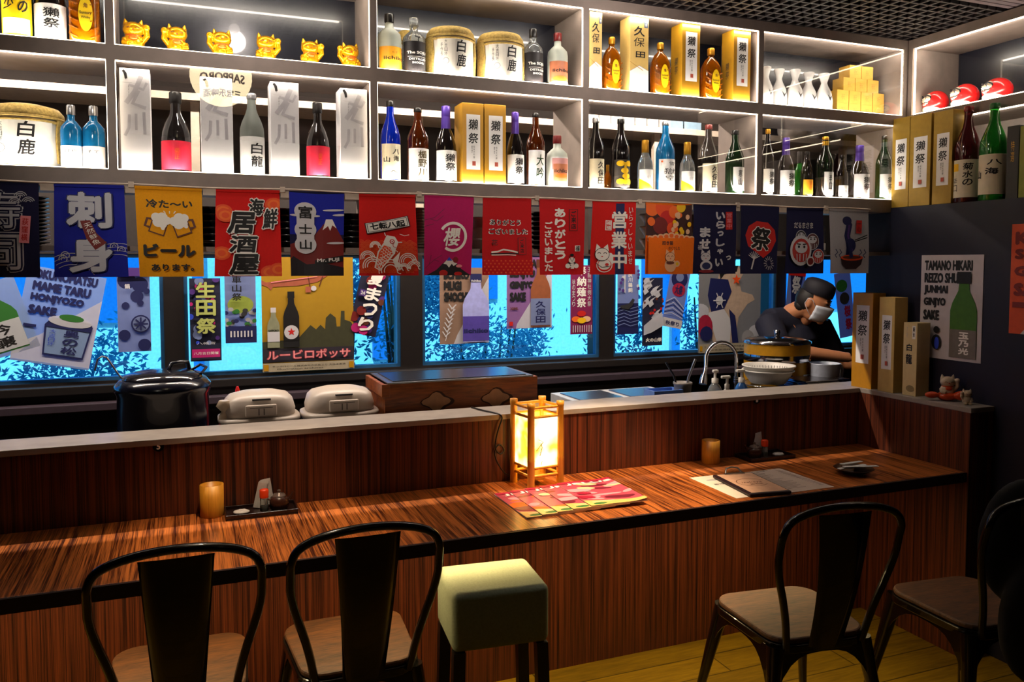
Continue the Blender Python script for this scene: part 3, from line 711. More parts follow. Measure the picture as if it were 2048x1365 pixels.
def kubota_art(A):
    A.poly([(0, 0), (1, 0), (1, .3), (.5, .36), (0, .28)], WHT); A.line([(0, .28), (.5, .36), (1, .3)], .02, GRY); A.line([(0, .4), (.7, .3)], .03, mat('ink_ochre', '#a8883c', .6))
    A.text('久', .5, .8, .6, .13, BLK, .02, shear=.1); A.text('保', .48, .66, .6, .12, BLK, .01, shear=.1); A.text('田', .55, .5, .5, .08, BLK, .02, shear=.05)
    A.rect(.74, .85, .94, .97, mat('tag_blue_grey', '#4a5a74', .6)); A.vtext('萬寿', .84, .96, .86, .1, WHT)
tiny = lambda B: B.vtext('獺祭', .5, .55, .32, .28, DGY, shear=.1)
carton(1179, 1204, 25, ZA, x_tan, 'straw-coloured carton with large brush writing against the left divider of the fourth top cell', kubota_art, dp=.08)
carton(1260, 1297, 34, ZA, x_tan, 'straw-coloured carton with large brush writing between two whisky bottles', kubota_art, dp=.08)
carton(1364, 1400, 45, ZA, x_gold, 'gold carton with white label strip between middle and right whisky bottles', lambda A: dassai_art(A, .22, .86), dp=.08, side=tiny)
carton(1467, 1501, 57, ZA, x_gold, 'gold carton with white label strip at the right end of the fourth top cell', lambda A: dassai_art(A, .22, .86), dp=.08, side=tiny)

m_porc = mat('porcelain_white', '#d8d6d4', .2, coat=.4, noise=.03)
for i, (u, v, w) in enumerate(((1532, 134, 30), (1558, 139, 32), (1590, 140, 33), (1617, 146, 34), (1648, 148, 34))):
    Yc = YS+(.07 if i % 2 == 0 else .09); p = atY(u, v, Yc); H = p.z-ZA; r = w/2*dep(p)/FPX; x = atY(u, v+30, Yc).x
    t = thing('sake_flask', 'white porcelain sake flask, %s from the left in the fifth top cell' % words[i], 'flask', (x, Yc, ZA), 0, 'white flasks in the fifth top cell')
    MB().lathe([(.7*r, 0), (.95*r, .06*H), (r, .3*H), (.85*r, .5*H), (.45*r, .68*H), (.34*r, .76*H), (.5*r, .88*H), (.68*r, .985*H), (.62*r, H), (.36*r, .86*H), (.25*r, .76*H)], m_porc).out('flask_body', t)
    A = Art(r*1.2, H*.3); A.poly([(.2, .8), (.5, .2), (.8, .75), (.5, .5)], DGY); f0 = curved(r*1.0, -PI/2, H*.2)
    MB().art(A, lambda a, b, d: f0(a-r*.6, b, d+.001), du=r*.2).out('painted_mark', t)
m_masu = mat('pale_cedar', '#c89a3c', .6, noise=.1)
q0 = atY(1676, 200, YS+.09).x; sz = .069; n = 0
for row, (cnt, off) in enumerate(((4, 0), (4, .0), (3, .5), (2, 1))):
    for k in range(cnt):
        n += 1
        z = ZA+row*.0575
        t = thing('wooden_cup', 'square pale cedar cup, %s of the %s row up in the stacked pyramid' % (words[k], ['bottom', 'second', 'third', 'top'][row]), 'cup', (q0+(off+k)*(sz+.001)+sz/2, YS+.13, z), 0, 'stacked square cedar cups')
        h = .057; s = sz/2-.0012; c = MB(); wl = .006
        c.box(-s, -s, 0, s, s, .006, m_masu)
        for a in ((-s, -s, s, -s+wl), (-s, s-wl, s, s), (-s, -s+wl, -s+wl, s-wl), (s-wl, -s+wl, s, s-wl)): c.box(a[0], a[1], .006, a[2], a[3], h, m_masu)
        c.out('cup_body', t)
        A = Art(sz, h); A.text('祝', .5, .5, .3, .45, mat('burnt_mark', '#a87c30', .6)); MB().art(A, flat((-s, -s, 0), (1, 0, 0), (0, 0, 1), (0, -1, 0))).out('brand_mark', t)

# ---- right-hand cabinet: three daruma dolls, cartons and tall bottles on the navy wall
m_dar = mat('daruma_red', '#c81c1c', .25, coat=.4, noise=0); m_darf = mat('daruma_face', '#e0c8ac', .4, noise=0)
for i, (u, v, w) in enumerate(((1872, 182, 50), (1931, 168, 54), (1996, 156, 58))):
    Xc = XU+.1; p = atX(u, v, Xc); H = p.z-ZA; r = w/2*dep(p)/FPX
    t = thing('daruma_doll', 'round red papier-mache doll with pale bearded face, %s from the left' % words[i], 'doll', (Xc, p.y, ZA), (0, 0, -1.9), 'red round dolls in the right cabinet')
    MB().ell((0, 0, H*.5), (r, r*.95, H*.5), m_dar, 28, 18).out('doll_body', t)
    Rf = Matrix.Rotation(-.5, 3, 'X')
    MB().ell((0, -r*.26, H*.56), (r*.74, r*.76, H*.36), m_darf, 24, 14).out('face', t)
    MB().ell((0, -r*.14, H*.24), (r*.82, r*.82, H*.24), mat('doll_cream_beard', '#e8dcb4', .5), 24, 12).out('beard', t)
    c = MB()
    for q in (-1, 1):
        c.ell((q*r*.28, -r*.93, H*.64), (r*.1, r*.05, r*.1), WHT); c.ell((q*r*.28, -r*.975, H*.64), (r*.05, r*.03, r*.05), BLK)
        c.tube([(q*r*.1, -r*.95, H*.72), (q*r*.3, -r*.92, H*.79), (q*r*.5, -r*.74, H*.72), (q*r*.56, -r*.7, H*.6)], r*.055, BLK, 6)
        c.tube([(q*r*.08, -r*1.0, H*.5), (q*r*.35, -r*.9, H*.48), (q*r*.5, -r*.78, H*.56)], r*.04, BLK, 6)
    c.tube([(-r*.14, -r*1.0, H*.44), (0, -r*1.02, H*.46), (r*.14, -r*1.0, H*.44)], r*.03, RED, 6); c.out('painted_features', t)
def carton_x(u0, u1, vt, X, zb, mt, label, fn, dx=.1, name='gift_carton', ztop=None):
    """carton whose printed face looks toward -X; u0 is its far edge"""
    a = atX(u0, vt+90, X); b = atX(u1, vt+90, X); H = (ztop or atX((u0+u1)/2, vt, X).z)-zb; w = a.y-b.y
    t = thing(name, label, 'box', (X, b.y, zb)); MB().box(0, 0, 0, dx, w, H, mt).out('carton', t, bevel=.0012)
    A = Art(w, H); fn(A); MB().art(A, flat((0, w, 0), (0, -1, 0), (0, 0, 1), (-1, 0, 0))).out('printing', t); return t
LZ = 1.8205
for (u0, u1, vt, X), lb in zip(((1784, 1818, 236, XD+.003), (1819, 1861, 230, XD+.003), (1866, 1904, 222, XD+.003)),
     ('gold carton with white label strip, farthest of three on the navy wall ledge', 'gold carton with white label strip, middle of three on the navy wall ledge', 'gold carton with white label strip, nearest of three beside the tall brown bottle')):
    carton_x(u0, u1, vt, X, LZ, x_olive, lb, lambda A: dassai_art(A, .2, .76), .09)
def kiku(A): A.vtext('菊水の', .62, .92, .3, .3, BLK, .02, shear=.1); A.vtext('辛口', .2, .55, .15, .2, BLK, .01); A.rect(.1, .7, .34, .9, YEL)
def hak2(A): A.text('八', .62, .8, .4, .13, BLK, .03); A.text('海', .55, .58, .36, .17, BLK, .03); A.text('山', .15, .5, .2, .2, BLK, .03)
def bottle_x(u, vt, w, X, zb, kind, glass, cap, lab, label, lz, name='sake_bottle'):
    p = atX(u, vt, X); H = p.z-zb; r = w/2*dep(p)/FPX; y = atX(u-3, vt+100, X).y; yaw = -1.15
    t = thing(name, label, 'bottle', (X, y, zb), yaw); prof, cr, c0, c1, co = PROF[kind]
    MB().lathe([(a*r, z*H) for a, z in prof], glass).out('bottle_body', t)
    MB().lathe([(co*r*.94, c0*H), (co*r, c0*H+.002), (co*r, c1*H-.003), (co*r*.9, c1*H)], cap).out('cap', t)
    A = Art(2*r*1.35, (lz[1]-lz[0])*H, .0003); A.rect(0, 0, 1, 1, lab[0], layer=1); A.n = 3; lab[1](A); W = A.W; f0 = curved(r+.0002, -PI/2, lz[0]*H)
    MB().art(A, lambda a, b, d: f0(a-W/2, b, d), du=r*.16).out('label', t)
bottle_x(1938, 213, 46, XD+.045, LZ, 'tall', mat('glass_red_brown', '#4a1418', .06, trans=.3, noise=0), c_red, (l_cream, kiku), 'tall red-brown bottle with cream label on the navy wall ledge', (.05, .44))
bottle_x(1990, 207, 50, XD+.045, LZ, 'tall', g_green, mat('cap_green', '#1c5a24', .35), (l_cream, hak2), 'tall green bottle with cream label on the navy wall ledge', (.06, .47), 'green_bottle')
carton_x(2012, 2036, 252, XD+.03, LZ, x_dark, 'black carton behind the tall green bottle on the navy wall ledge', lambda A: A.vtext('特選', .5, .8, .5, .3, GLD), .1)
carton_x(2038, 2078, 250, XD+.003, LZ, mat('carton_lime', '#7c8420', .5), 'yellow green carton at the right edge of the picture on the navy wall ledge', lambda A: A.vtext('純米', .5, .8, .4, .4, BLK), .1)

# ---- crockery in the low open row behind the banners
m_plate = mat('black_crockery', '#1a1416', .2, coat=.5, noise=0); m_wpl = mat('white_crockery', '#cfc8b8', .35, noise=.05)
def stack(x, n, r, step, mt, label, name='plate', rim=None, y=2.9):
    for k in range(n):
        t = thing(name, label, 'crockery', (x, y, 1.6225+k*step), 0, label)
        MB().lathe([(r*.55, 0), (r*.6, step*.25), (r*.98, step*.8), (r, step*.98), (r*.93, step*.9), (r*.5, step*.5), (0, step*.45)], mt, seg=24).out('dish', t)
        if rim: MB().tube([(r*math.cos(a*PI/12), r*math.sin(a*PI/12), step*.93) for a in range(24)], .0016, rim, 5, True).out('rim', t)
stack(-.46, 13, .07, .0115, m_plate, 'black silver-rimmed plate in the stack behind the first two banners', rim=c_silver)
stack(.08, 6, .06, .022, m_plate, 'black bowl in the stack behind the yellow and red banners', 'bowl')
stack(.33, 6, .07, .022, m_plate, 'black bowl in the stack between the red seafood and mountain banners', 'bowl')
stack(.56, 6, .07, .02, m_plate, 'black bowl in the stack between the mountain and carp banners', 'bowl')
stack(.81, 14, .06, .0105, m_wpl, 'white plate in the tall stack behind the carp and magenta banners')
stack(1.03, 3, .05, .04, m_wpl, 'pale cup in the stack behind the magenta banner', 'stacked_cup')
stack(1.29, 8, .06, .018, m_plate, 'black dish in the stack between two red banners', 'dish', rim=c_silver)
stack(1.78, 3, .05, .05, m_wpl, 'pale jar in the pile behind the orange banner', 'stacked_jar')
stack(1.97, 3, .05, .05, m_wpl, 'pale pot in the pile left of the navy welcome banner', 'stacked_pot')
p = MB().box(-.05, 0, 0, .05, .1, .12, m_pale).out('container', None, (2.62, 2.88, 1.6225)); tag(p, 'pale storage box behind the last two banners', 'box')
A = Art(.05, .03); A.rect(0, 0, 1, 1, WHT); A.text('92', .5, .5, .6, .8, BLK, .03)
p = MB().box(0, 0, 0, .05, .003, .03, WHT).art(A, flat((0, 0, 0), (1, 0, 0), (0, 0, 1), (0, -1, 0))).out('paper_note', None, (2.535, YS-.005, 1.628)); tag(p, 'small white note with the number 92 above the cook', 'note')

# ---- stores on the far rack
m_wrap = mat('wrapped_tissue', '#c8c4c0', .35, noise=.2, nscale=30, bump=.8)
for k in range(7):
    a = atY(1180+k*24, 240, 3.8)
    o = MB().box(-.033, -.04, 0, .033, .04, .12, m_wrap).out('tissue_pack', None, (a.x, 3.8, 2.288), bevel=.012); tag(o, 'white wrapped pack in the row on the pale kitchen rack', 'package', 'white wrapped packs on the kitchen rack')
m_bbox = mat('pale_blue_box', '#8aa8c0', .5)
for u, w, h, lb in ((1342, .13, .1, 'left'), (1378, .12, .11, 'right')):
    a = atY(u, 255, 3.82); o = MB().box(-w/2, -.05, 0, w/2, .05, h, m_bbox).out('carton_box', None, (a.x, 3.84, 2.288), bevel=.002); tag(o, 'pale blue box on the kitchen rack, %s one of two' % lb, 'box')
for u, w, lb in ((1600, .2, 'left'), (1672, .24, 'right')):
    a = atY(u, 270, 3.85); c = MB(); rr = random.Random(u)
    for k in range(9): c.ell((rr.uniform(-w/2, w/2), rr.uniform(-.03, .03), .05+rr.uniform(0, .04)), (.06, .05, .05), m_wrap, R=Matrix.Rotation(rr.uniform(0, 3), 3, 'Y'))
    o = c.out('crumpled_bag', None, (a.x, 3.85, 2.2885), remesh=.012, smooth=1); tag(o, 'crumpled pale paper bag on the kitchen rack, %s one of two' % lb, 'bag')
# ================================================================ banners on a cord
YB = 2.765
def cloth(n, c, t=.12): return mat('cloth_'+n, c, .85, noise=.06, nscale=200, transl=t)
c_navy = cloth('navy', '#10103c'); c_blue = cloth('blue', '#1420a0'); c_yel = cloth('yellow', '#f0a400'); c_red = cloth('red', '#d81410'); c_red2 = cloth('deep_red', '#cc1018')
c_mag = cloth('magenta', '#c01464'); c_org = cloth('orange', '#f07408'); c_gry = cloth('grey', '#b4b2b8'); SIL = mat('print_silver', '#b8bac4', .6, noise=.04)
DRD = mat('print_dark_red', '#701410', .6, noise=0); OR2 = mat('print_orange_red', '#e04a14', .6, noise=0)
def banner(u0, u1, mt, label, fn, k=0):
    x0 = atY(u0, 450, YB).x; x1 = atY(u1, 450, YB).x; W = x1-x0; zt, zb = 1.803, 1.527; H = zt-zb
    rnd = random.Random(k*7+3); ph = rnd.random()*6; am = rnd.uniform(.003, .006); tw = rnd.uniform(-.01, .01)
    t = thing('banner', label, 'banner', (x0, YB, zb))
    def fn3(u, v, d):
        f = 1-v/H
        return (u+tw*f*.5+(u/W-.5)*.012*f*(1 if k % 2 else -.6), -d+am*f*math.sin(u/W*7+ph)+.003*math.sin(v/H*4+ph), v-.004*math.sin(u/W*PI)*(1-f))
    A = Art(W, H, .0005); A.rect(0, 0, 1, 1, mt, layer=0)
    fn(A); c = MB().art(A, fn3, du=.022, dv=.045)
    B = Art(W, H); B.rect(0, 0, 1, 1, mt, layer=0); c.art(B, lambda u, v, d: (lambda p: (p[0], p[1]+.0012, p[2]))(fn3(u, v, 0)), du=.022, dv=.045)
    c.out('cloth', t)
    MB().box(0, -.0015, H-.006, W, .002, H+.004, mt).out('hem', t)
def waves(A, mt, x0, x1, y0, y1, r, w=.012):
    row = 0; y = y0
    while y < y1:
        x = x0+(r if row % 2 else 0)
        lay = A.n
        while x < x1:
            for q in (1, .66, .33): A.arc(x, y, r*q, w, mt, 0, PI, 8, layer=lay)
            x += 2*r
        A.n = lay+1; y += r*.62*A.W/A.H; row += 1
def b_sushi(A):
    A.text('寿', .42, .72, .68, .44, SIL, .06); A.text('司', .42, .27, .66, .44, SIL, .06)
    A.text('寿', .42, .72, .64, .42, c_navy, .035); A.text('司', .42, .27, .62, .42, c_navy, .035)
    A.text('寿', .42, .72, .58, .38, SIL, .0); A.text('司', .42, .27, .56, .38, SIL, .0)
    for x, y in ((.72, .86), (.84, .8), (.64, .79)):
        for r in (.1, .07, .04): A.arc(x, y, r, .014, SIL, .3, PI-.3, 8)
    A.rect(.7, .37, .86, .66, PNK, rot=-.08); A.vtext('荻窪横', .78, .64, .39, .1, RED, .02, rot=-.08)
def b_sashimi(A):
    for r in (.62, .56, .5, .44): A.arc(.85, -.05, r, .008, LGY, 1.2, 2.7, 16)
    for r in (.5, .44, .38, .32): A.arc(.25, -.08, r, .008, LGY, .5, 2.2, 16)
    for x, y in ((.15, .24), (.12, .2), (.82, .34), (.92, .3)):
        A.arc(x, y, .055, .012, SIL, -.6, 3.6, 10); A.arc(x, y, .025, .01, SIL, 0, 4, 8)
    A.text('刺', .49, .74, .68, .42, NVY, .06); A.text('刺', .49, .74, .64, .4, SIL, .034); A.text('身', .5, .25, .64, .42, NVY, .06); A.text('身', .5, .25, .6, .4, SIL, .034)
    A.poly([(.36, .62), (.5, .63), (.58, .49), (.72, .38), (.56, .3), (.44, .43)], DRD); A.vtext('天然鮮魚', .52, .61, .35, .11, WHT, .01, rot=.38)
def mug(A, cx, cy, s, mir):
    q = -mir
    def P(x, y):
        a = -.32*mir; x, y = x*s, y*s; return (cx+mir*0+(x*math.cos(a)-y*math.sin(a)), cy+(x*math.sin(a)+y*math.cos(a))*A.W/A.H)
    A.line([P(q*.5, .25), P(q*.78, .2), P(q*.78, -.3), P(q*.5, -.3)], .04, BRN)
    A.poly([P(-.5, .4), P(.5, .4), P(.5, -.6), P(-.5, -.6)], BRN); A.poly([P(-.42, .4), P(.42, .4), P(.42, -.52), P(-.42, -.52)], c_yel)
    for x, y, r in ((-.3, .45, .3), (.05, .55, .34), (.35, .45, .28), (-.1, .2, .34), (.2, .15, .26), (.28, -.1, .12)):
        X, Y = P(x, y); A.ell(X, Y, r*s, None, WHT, 14)
def b_beer(A):
    A.text('冷た～い', .5, .83, .7, .1, BLK, .035)
    mug(A, .33, .585, .25, 1); mug(A, .67, .575, .25, -1)
    for x in (.44, .5, .56): A.line([(x, .72), (.5+(x-.5)*1.5, .75)], .015, WHT)
    A.text('ビール', .48, .3, .8, .15, BLK, .055); A.text('あります。', .52, .105, .66, .08, BLK, .04)
def b_izakaya(A):
    for x, y in ((.12, .76), (.1, .27), (.9, .85), (.82, .05), (.95, .08), (.15, .71)):
        for r, m in ((.14, OR2), (.1, ORG), (.06, OR2)): A.ell(x, y, r, r*.8, m, 16)
    for t, x, y, w, h in (('海', .62, .82, .24, .2), ('鮮', .84, .68, .22, .24), ('居', .4, .63, .42, .26), ('酒', .42, .38, .42, .2), ('屋', .44, .14, .44, .25)):
        A.text(t, x, y, w+.03, h+.03, WHT, .075, shear=.12); A.n -= 0; A.text(t, x, y, w, h, BLK, .035, shear=.12)
def b_fuji(A):
    A.rect(0, .5, 1, 1, c_blue); A.poly([(0, 0), (1, 0), (1, .42), (.78, .68), (.68, .68), (.45, .5), (0, .38)], DRD)
    A.poly([(.66, .69), (.78, .69), (.86, .58), (.78, .62), (.74, .55), (.7, .61), (.6, .56)], WHT)
    for x, y, w in ((.8, .8, .2), (.92, .74, .14), (.85, .4, .18), (.1, .73, .1), (.45, .73, .1)): A.ell(x, y, w, .02, LGY, 14)
    A.poly([(0, 0), (1, 0), (1, .1), (.6, .16), (.3, .14), (.05, .24), (0, .2)], mat('print_near_black', '#140c14', .6)); A.poly([(.45, .13), (.98, .18), (.98, .25), (.45, .19)], BLK); A.text('Mr. FUJI', .7, .19, .42, .055, WHT, .03, rot=.05)
    for y in (.78, .56, .38): A.ell(.28, y, .2, .17, LGY, 20)
    A.rect(.12, .38, .44, .78, LGY); A.text('富', .28, .77, .25, .15, BLK, .02); A.text('士', .28, .57, .24, .12, BLK, .02); A.text('山', .28, .38, .22, .12, BLK, .02)
def b_carp(A):
    waves(A, OR2, .02, .98, .03, .4, .06)
    A.line([(.1, .58), (.86, .69)], .19, BLK); A.line([(.115, .583), (.845, .687)], .17, WHT); A.line([(.13, .586), (.83, .684)], .15, BLK); A.line([(.14, .588), (.82, .682)], .135, WHT)
    A.text('七転八起', .48, .635, .62, .085, BLK, .04, rot=.145)
    A.poly([(.24, .1), (.3, .3), (.4, .41), (.5, .46), (.64, .42), (.6, .28), (.46, .16), (.34, .06)], WHT); A.poly([(.27, .1), (.32, .29), (.41, .38), (.52, .36), (.56, .28), (.44, .17), (.34, .08)], OR2)
    lay = A.n
    for i in range(6):
        for j in range(4): A.arc(.33+.045*j+.01*i, .14+.036*i+.012*j, .024, .009, WHT, -.4, 2.4, 6, layer=lay+.02*i)
    A.n = lay+1
    A.poly([(.4, .42), (.46, .51), (.52, .5), (.6, .49), (.66, .42), (.62, .34), (.5, .36)], WHT); A.line([(.44, .5), (.42, .54)], .014, WHT); A.line([(.66, .42), (.72, .42)], .014, WHT)
    A.ell(.55, .43, .045, .04, RED, 14); A.ell(.55, .43, .028, .026, WHT, 10); A.ell(.55, .43, .014, .013, RED, 8); A.arc(.6, .385, .04, .01, RED, 2.6, 5.2, 8)
    A.poly([(.55, .2), (.68, .3), (.64, .16), (.78, .12), (.6, .1)], WHT)
    for k in range(6): A.arc(.34+.05*k, .17+.022*k, .05, .01, WHT, .4, 2.6, 8)
    for x, y, r in ((.12, .22, .12), (.2, .12, .16), (.8, .18, .14), (.9, .1, .12), (.5, .06, .2), (.24, .36, .09), (.72, .08, .1)):
        for q in (1, .78, .55): A.arc(x, y, r*q, .014, WHT, .2, 3.4, 12)
        A.arc(x+r*.8, y, r*.25, .014, WHT, 0, 5, 8)
    A.line([(.66, .52), (.74, .5), (.82, .51)], .01, WHT)
def b_sakura(A):
    for a in (((0, .7), (.2, .74), (.4, .86)), ((.1, .72), (.25, .7), (.38, .77)), ((0, .62), (.18, .66)), ((0, .08), (.2, .2), (.35, .26)), ((.1, .14), (.14, .26)), ((.2, .2), (.3, .18))): A.line(a, .012, mat('print_plum', '#7a1048', .6))
    A.arc(.58, .5, .27, .055, WHT, -2.2, 2.6, 30); A.text('櫻', .56, .5, .34, .24, WHT, .02, shear=.15)
    A.poly([(.04, 0), (.98, 0), (.78, .08), (.66, .16), (.5, .22), (.38, .16), (.24, .07)], mat('print_near_black', '#140c14', .6)); A.poly([(.38, .15), (.5, .23), (.68, .15), (.6, .12), (.56, .15), (.5, .1), (.45, .14)], WHT); A.poly([(.45, .19), (.5, .24), (.57, .19)], BLU)
    A.ell(.64, .2, .06, None, mat('print_maroon', '#80101c', .6), 16); A.ell(.72, .12, .07, .03, PNK, 14); A.ell(.38, .03, .09, .06, RED, 14); A.ell(.7, .02, .09, .04, RED, 14)
def b_arig1(A):
    A.text('ありがとう', .46, .7, .64, .085, WHT, .05); A.text('ありがとう', .46, .7, .6, .07, BLK, .02); A.text('ございました', .52, .58, .8, .085, WHT, .05); A.text('ございました', .52, .58, .76, .07, BLK, .02)
    A.line([(.18, .3), (.3, .31), (.42, .34), (.6, .32), (.7, .3)], .03, WHT); A.line([(.16, .28), (.5, .29), (.72, .285)], .02, BLK); A.line([(.18, .265), (.5, .27), (.66, .265)], .015, WHT)
    A.rect(.7, .27, .87, .5, DRD); A.rect(.715, .28, .855, .49, c_red2); A.vtext('ご来店', .785, .48, .29, .08, BLK, .02); A.text('花', .24, .43, .12, .08, DRD, .03)
    lay = A.n
    for i in range(12):
        for j in range(5): A.rect(.02+i*.083+(.04 if j % 2 else 0), .02+j*.04, .05+i*.083+(.04 if j % 2 else 0), .04+j*.04, OR2, layer=lay)
    A.n += 1
def b_arig2(A):
    A.vtext('ありがとう', .44, .92, .2, .26, c_red2, .1); A.vtext('ありがとう', .44, .92, .2, .24, WHT, .045); A.vtext('ございました', .19, .73, .04, .17, WHT, .03)
    A.rect(.64, .6, .84, .9, DRD); A.rect(.66, .61, .82, .89, c_red2); A.vtext('ご来店', .74, .88, .62, .12, BLK, .03); A.rect(.78, .32, .9, .4, WHT); A.text('福', .84, .36, .1, .07, BLK, .02)
    A.ell(.7, .14, .13, .06, BLK, 16); A.ell(.6, .12, .06, .05, WHT, 12); A.ell(.81, .12, .06, .05, WHT, 12); A.ell(.7, .2, .08, .06, WHT, 14); A.ell(.7, .27, .05, .03, BLK, 10); A.line([(.62, .26), (.7, .18), (.78, .26)], .014, BLK); A.text('福', .7, .12, .1, .08, WHT, .04)
def catface(A, cx, cy, s, mt=WHT, ln=BLK):
    k = A.W/A.H; A.poly([(cx-s*.9, cy+s*k*.4), (cx-s*.75, cy+s*k*1.35), (cx-s*.2, cy+s*k*.9)], mt); A.poly([(cx+s*.9, cy+s*k*.4), (cx+s*.75, cy+s*k*1.35), (cx+s*.2, cy+s*k*.9)], mt)
    A.ell(cx, cy, s, s*.85, ln, 20); A.ell(cx, cy, s*.92, s*.78, mt, 20)
    for q in (-1, 1): A.arc(cx+q*s*.4, cy+s*k*.05, s*.2, s*.09, ln, .2, PI-.2, 6)
    A.ell(cx, cy-s*k*.25, s*.12, s*.08, RED, 8)
def b_open(A):
    A.rect(.53, 0, .73, 1, NVY); A.vtext('営業中', .62, .91, .06, .36, WHT, .025, gap=.14); A.vtext('いらっしゃいませ', .88, .95, .14, .1, WHT, .01)
    A.rect(.3, .62, .44, .76, WHT); A.rect(.32, .63, .42, .75, c_red); A.vtext('福福', .37, .75, .63, .09, WHT, .02)
    A.ell(.3, .13, .17, .15, WHT, 20); A.ell(.3, .13, .15, .13, c_red, 20); A.ell(.3, .14, .13, .11, WHT, 20); A.ell(.42, .25, .06, .08, WHT, 14); catface(A, .24, .28, .16); A.line([(.1, .16), (.24, .1), (.42, .12)], .012, BLK); A.ell(.34, .14, .04, .03, RED, 10)
def b_orange(A):
    A.rect(0, .55, 1, 1, mat('print_dark_brown', '#3a1410', .6)); rr = random.Random(4)
    for x, y, r, m in ((.12, .95, .16, ORG), (.4, .96, .2, OR2), (.45, .8, .16, RED), (.3, .7, .16, DRD), (.6, .9, .12, ORG), (.75, .97, .1, YEL), (.1, .75, .08, ORG), (.55, .66, .12, OR2)): A.ell(x, y, r, r, m, 18)
    for _ in range(16): x, y = rr.uniform(.55, .98), rr.uniform(.55, .88); A.ell(x, y, .045, .05, rr.choice((ORG, BRN, SKN, YEL)), 10)
    for k in range(9): A.ell(.05+k*.112, .56-abs(k-4)*.014, .075, .06, SKN, 12); A.ell(.05+k*.112, .555-abs(k-4)*.014, .05, .04, ORG, 10)
    A.rect(0, 0, 1, .52, c_org); A.text('招き猫', .4, .45, .24, .06, BRN, .04); A.text('のくつした', .55, .375, .26, .05, BRN, .03)
    A.ell(.47, .13, .13, .13, SKN, 18); A.ell(.62, .15, .07, .06, SKN, 12); A.ell(.62, .15, .035, .03, YEL, 10); catface(A, .45, .245, .11, SKN, BRN); A.ell(.45, .165, .09, .03, BRN, 12)
def b_welcome(A):
    A.vtext('いらっしゃ', .62, .93, .27, .24, NVY, .09); A.vtext('いらっしゃ', .62, .93, .27, .22, LGY, .045); A.text('い', .6, .17, .2, .12, LGY, .045); A.text('っ', .83, .24, .12, .07, LGY, .04)
    A.vtext('ませ', .26, .7, .36, .24, LGY, .045); A.rect(.74, .66, .9, .92, RED); A.vtext('営業中', .82, .91, .67, .12, PNK, .01)
    catface(A, .28, .25, .11, LGY, NVY); A.ell(.29, .12, .13, .11, LGY, 16); A.ell(.29, .12, .09, .07, NVY, 14); A.ell(.29, .04, .16, .03, mat('print_maroon', '#80101c', .6), 14)
    A.text('福', .14, .39, .1, .07, LGY, .0)
def b_fan(A):
    A.poly([(.12, .58), (.2, .72), (.4, .8), (.7, .78), (.9, .66), (.95, .5), (.82, .34), (.6, .24), (.42, .32), (.2, .42)], RED); A.text('祭', .53, .53, .56, .38, WHT, .06, rot=-.12); A.text('祭', .53, .53, .52, .35, BLK, .03, rot=-.12)
    for k in range(8): a = .45+k*.3; A.line([(.34, .22), (.34+.17*math.cos(a), .22+.17*math.sin(a)*A.W/A.H)], .014, LGY)
    A.line([(.34, .24), (.27, .07)], .035, LGY)
    for k in range(14): a = k*2*PI/14; A.line([(.72+.07*math.cos(a), .16+.07*math.sin(a)*A.W/A.H), (.72+.15*math.cos(a), .16+.15*math.sin(a)*A.W/A.H)], .012, LGY)
def daruma2(A, x, y, s, body=RED):
    A.ell(x, y, s, s*1.1, LGY, 20); A.ell(x, y, s*.92, s*1.02, body, 20); A.ell(x, y+s*.25*A.W/A.H, s*.66, s*.5, LGY, 16)
    for q in (-1, 1): A.ell(x+q*s*.28, y+s*.3*A.W/A.H, s*.12, s*.12, BLK, 8); A.line([(x+q*s*.1, y+s*.5*A.W/A.H), (x+q*s*.5, y+s*.55*A.W/A.H)], s*.1, BLK)
    for k in (-.5, -.2, .2, .5): A.line([(x+s*k, y-s*.3*A.W/A.H), (x+s*k*.9, y-s*.9*A.W/A.H)], s*.08, LGY)
def b_daruma(A):
    A.text('だるまさま', .46, .75, .52, .09, WHT, .04); A.text('だるまさま', .46, .75, .5, .075, NVY, .0)
    daruma2(A, .7, .5, .17, mat('print_grey_red', '#5a3030', .6)); daruma2(A, .36, .56, .15, DGY); A.ell(.34, .36, .29, .34, LGY, 24); daruma2(A, .34, .36, .26, mat('print_brick', '#b03028', .6)); daruma2(A, .78, .27, .15, mat('print_brick', '#b03028', .6)); A.ell(.56, .19, .11, None, LGY, 16); A.ell(.56, .19, .08, None, DRD, 14)
def b_noodle(A):
    A.line([(.45, .18), (.5, .42), (.44, .6), (.5, .78), (.42, .86)], .16, NVY); A.line([(.48, .2), (.52, .42), (.46, .6), (.5, .78)], .05, PUR)
    A.ell(.44, .84, .12, .09, NVY, 16); A.ell(.53, .45, .13, .14, NVY, 18); A.ell(.53, .37, .06, .05, PUR, 12)
    A.poly([(.24, .25), (.84, .25), (.8, .14), (.68, .07), (.4, .07), (.28, .14)], mat('print_bowl', '#2a1016', .6)); A.ell(.54, .25, .3, .06, OR2, 22); A.ell(.54, .255, .24, .035, BRN, 18); A.line([(.46, .5), (.54, .25)], .1, NVY)
    A.line([(.62, .53), (.94, .61)], .02, BLK); A.line([(.62, .51), (.94, .57)], .02, BLK); A.rect(.66, .64, .8, .85, RED, rot=-.05); A.vtext('一心', .73, .84, .66, .1, DRD, .02)
    for x in (.12, .22, .76, .86): A.line([(x, .25), (x-.04, .29), (x+.03, .33), (x-.02, .38)], .02, NVY)
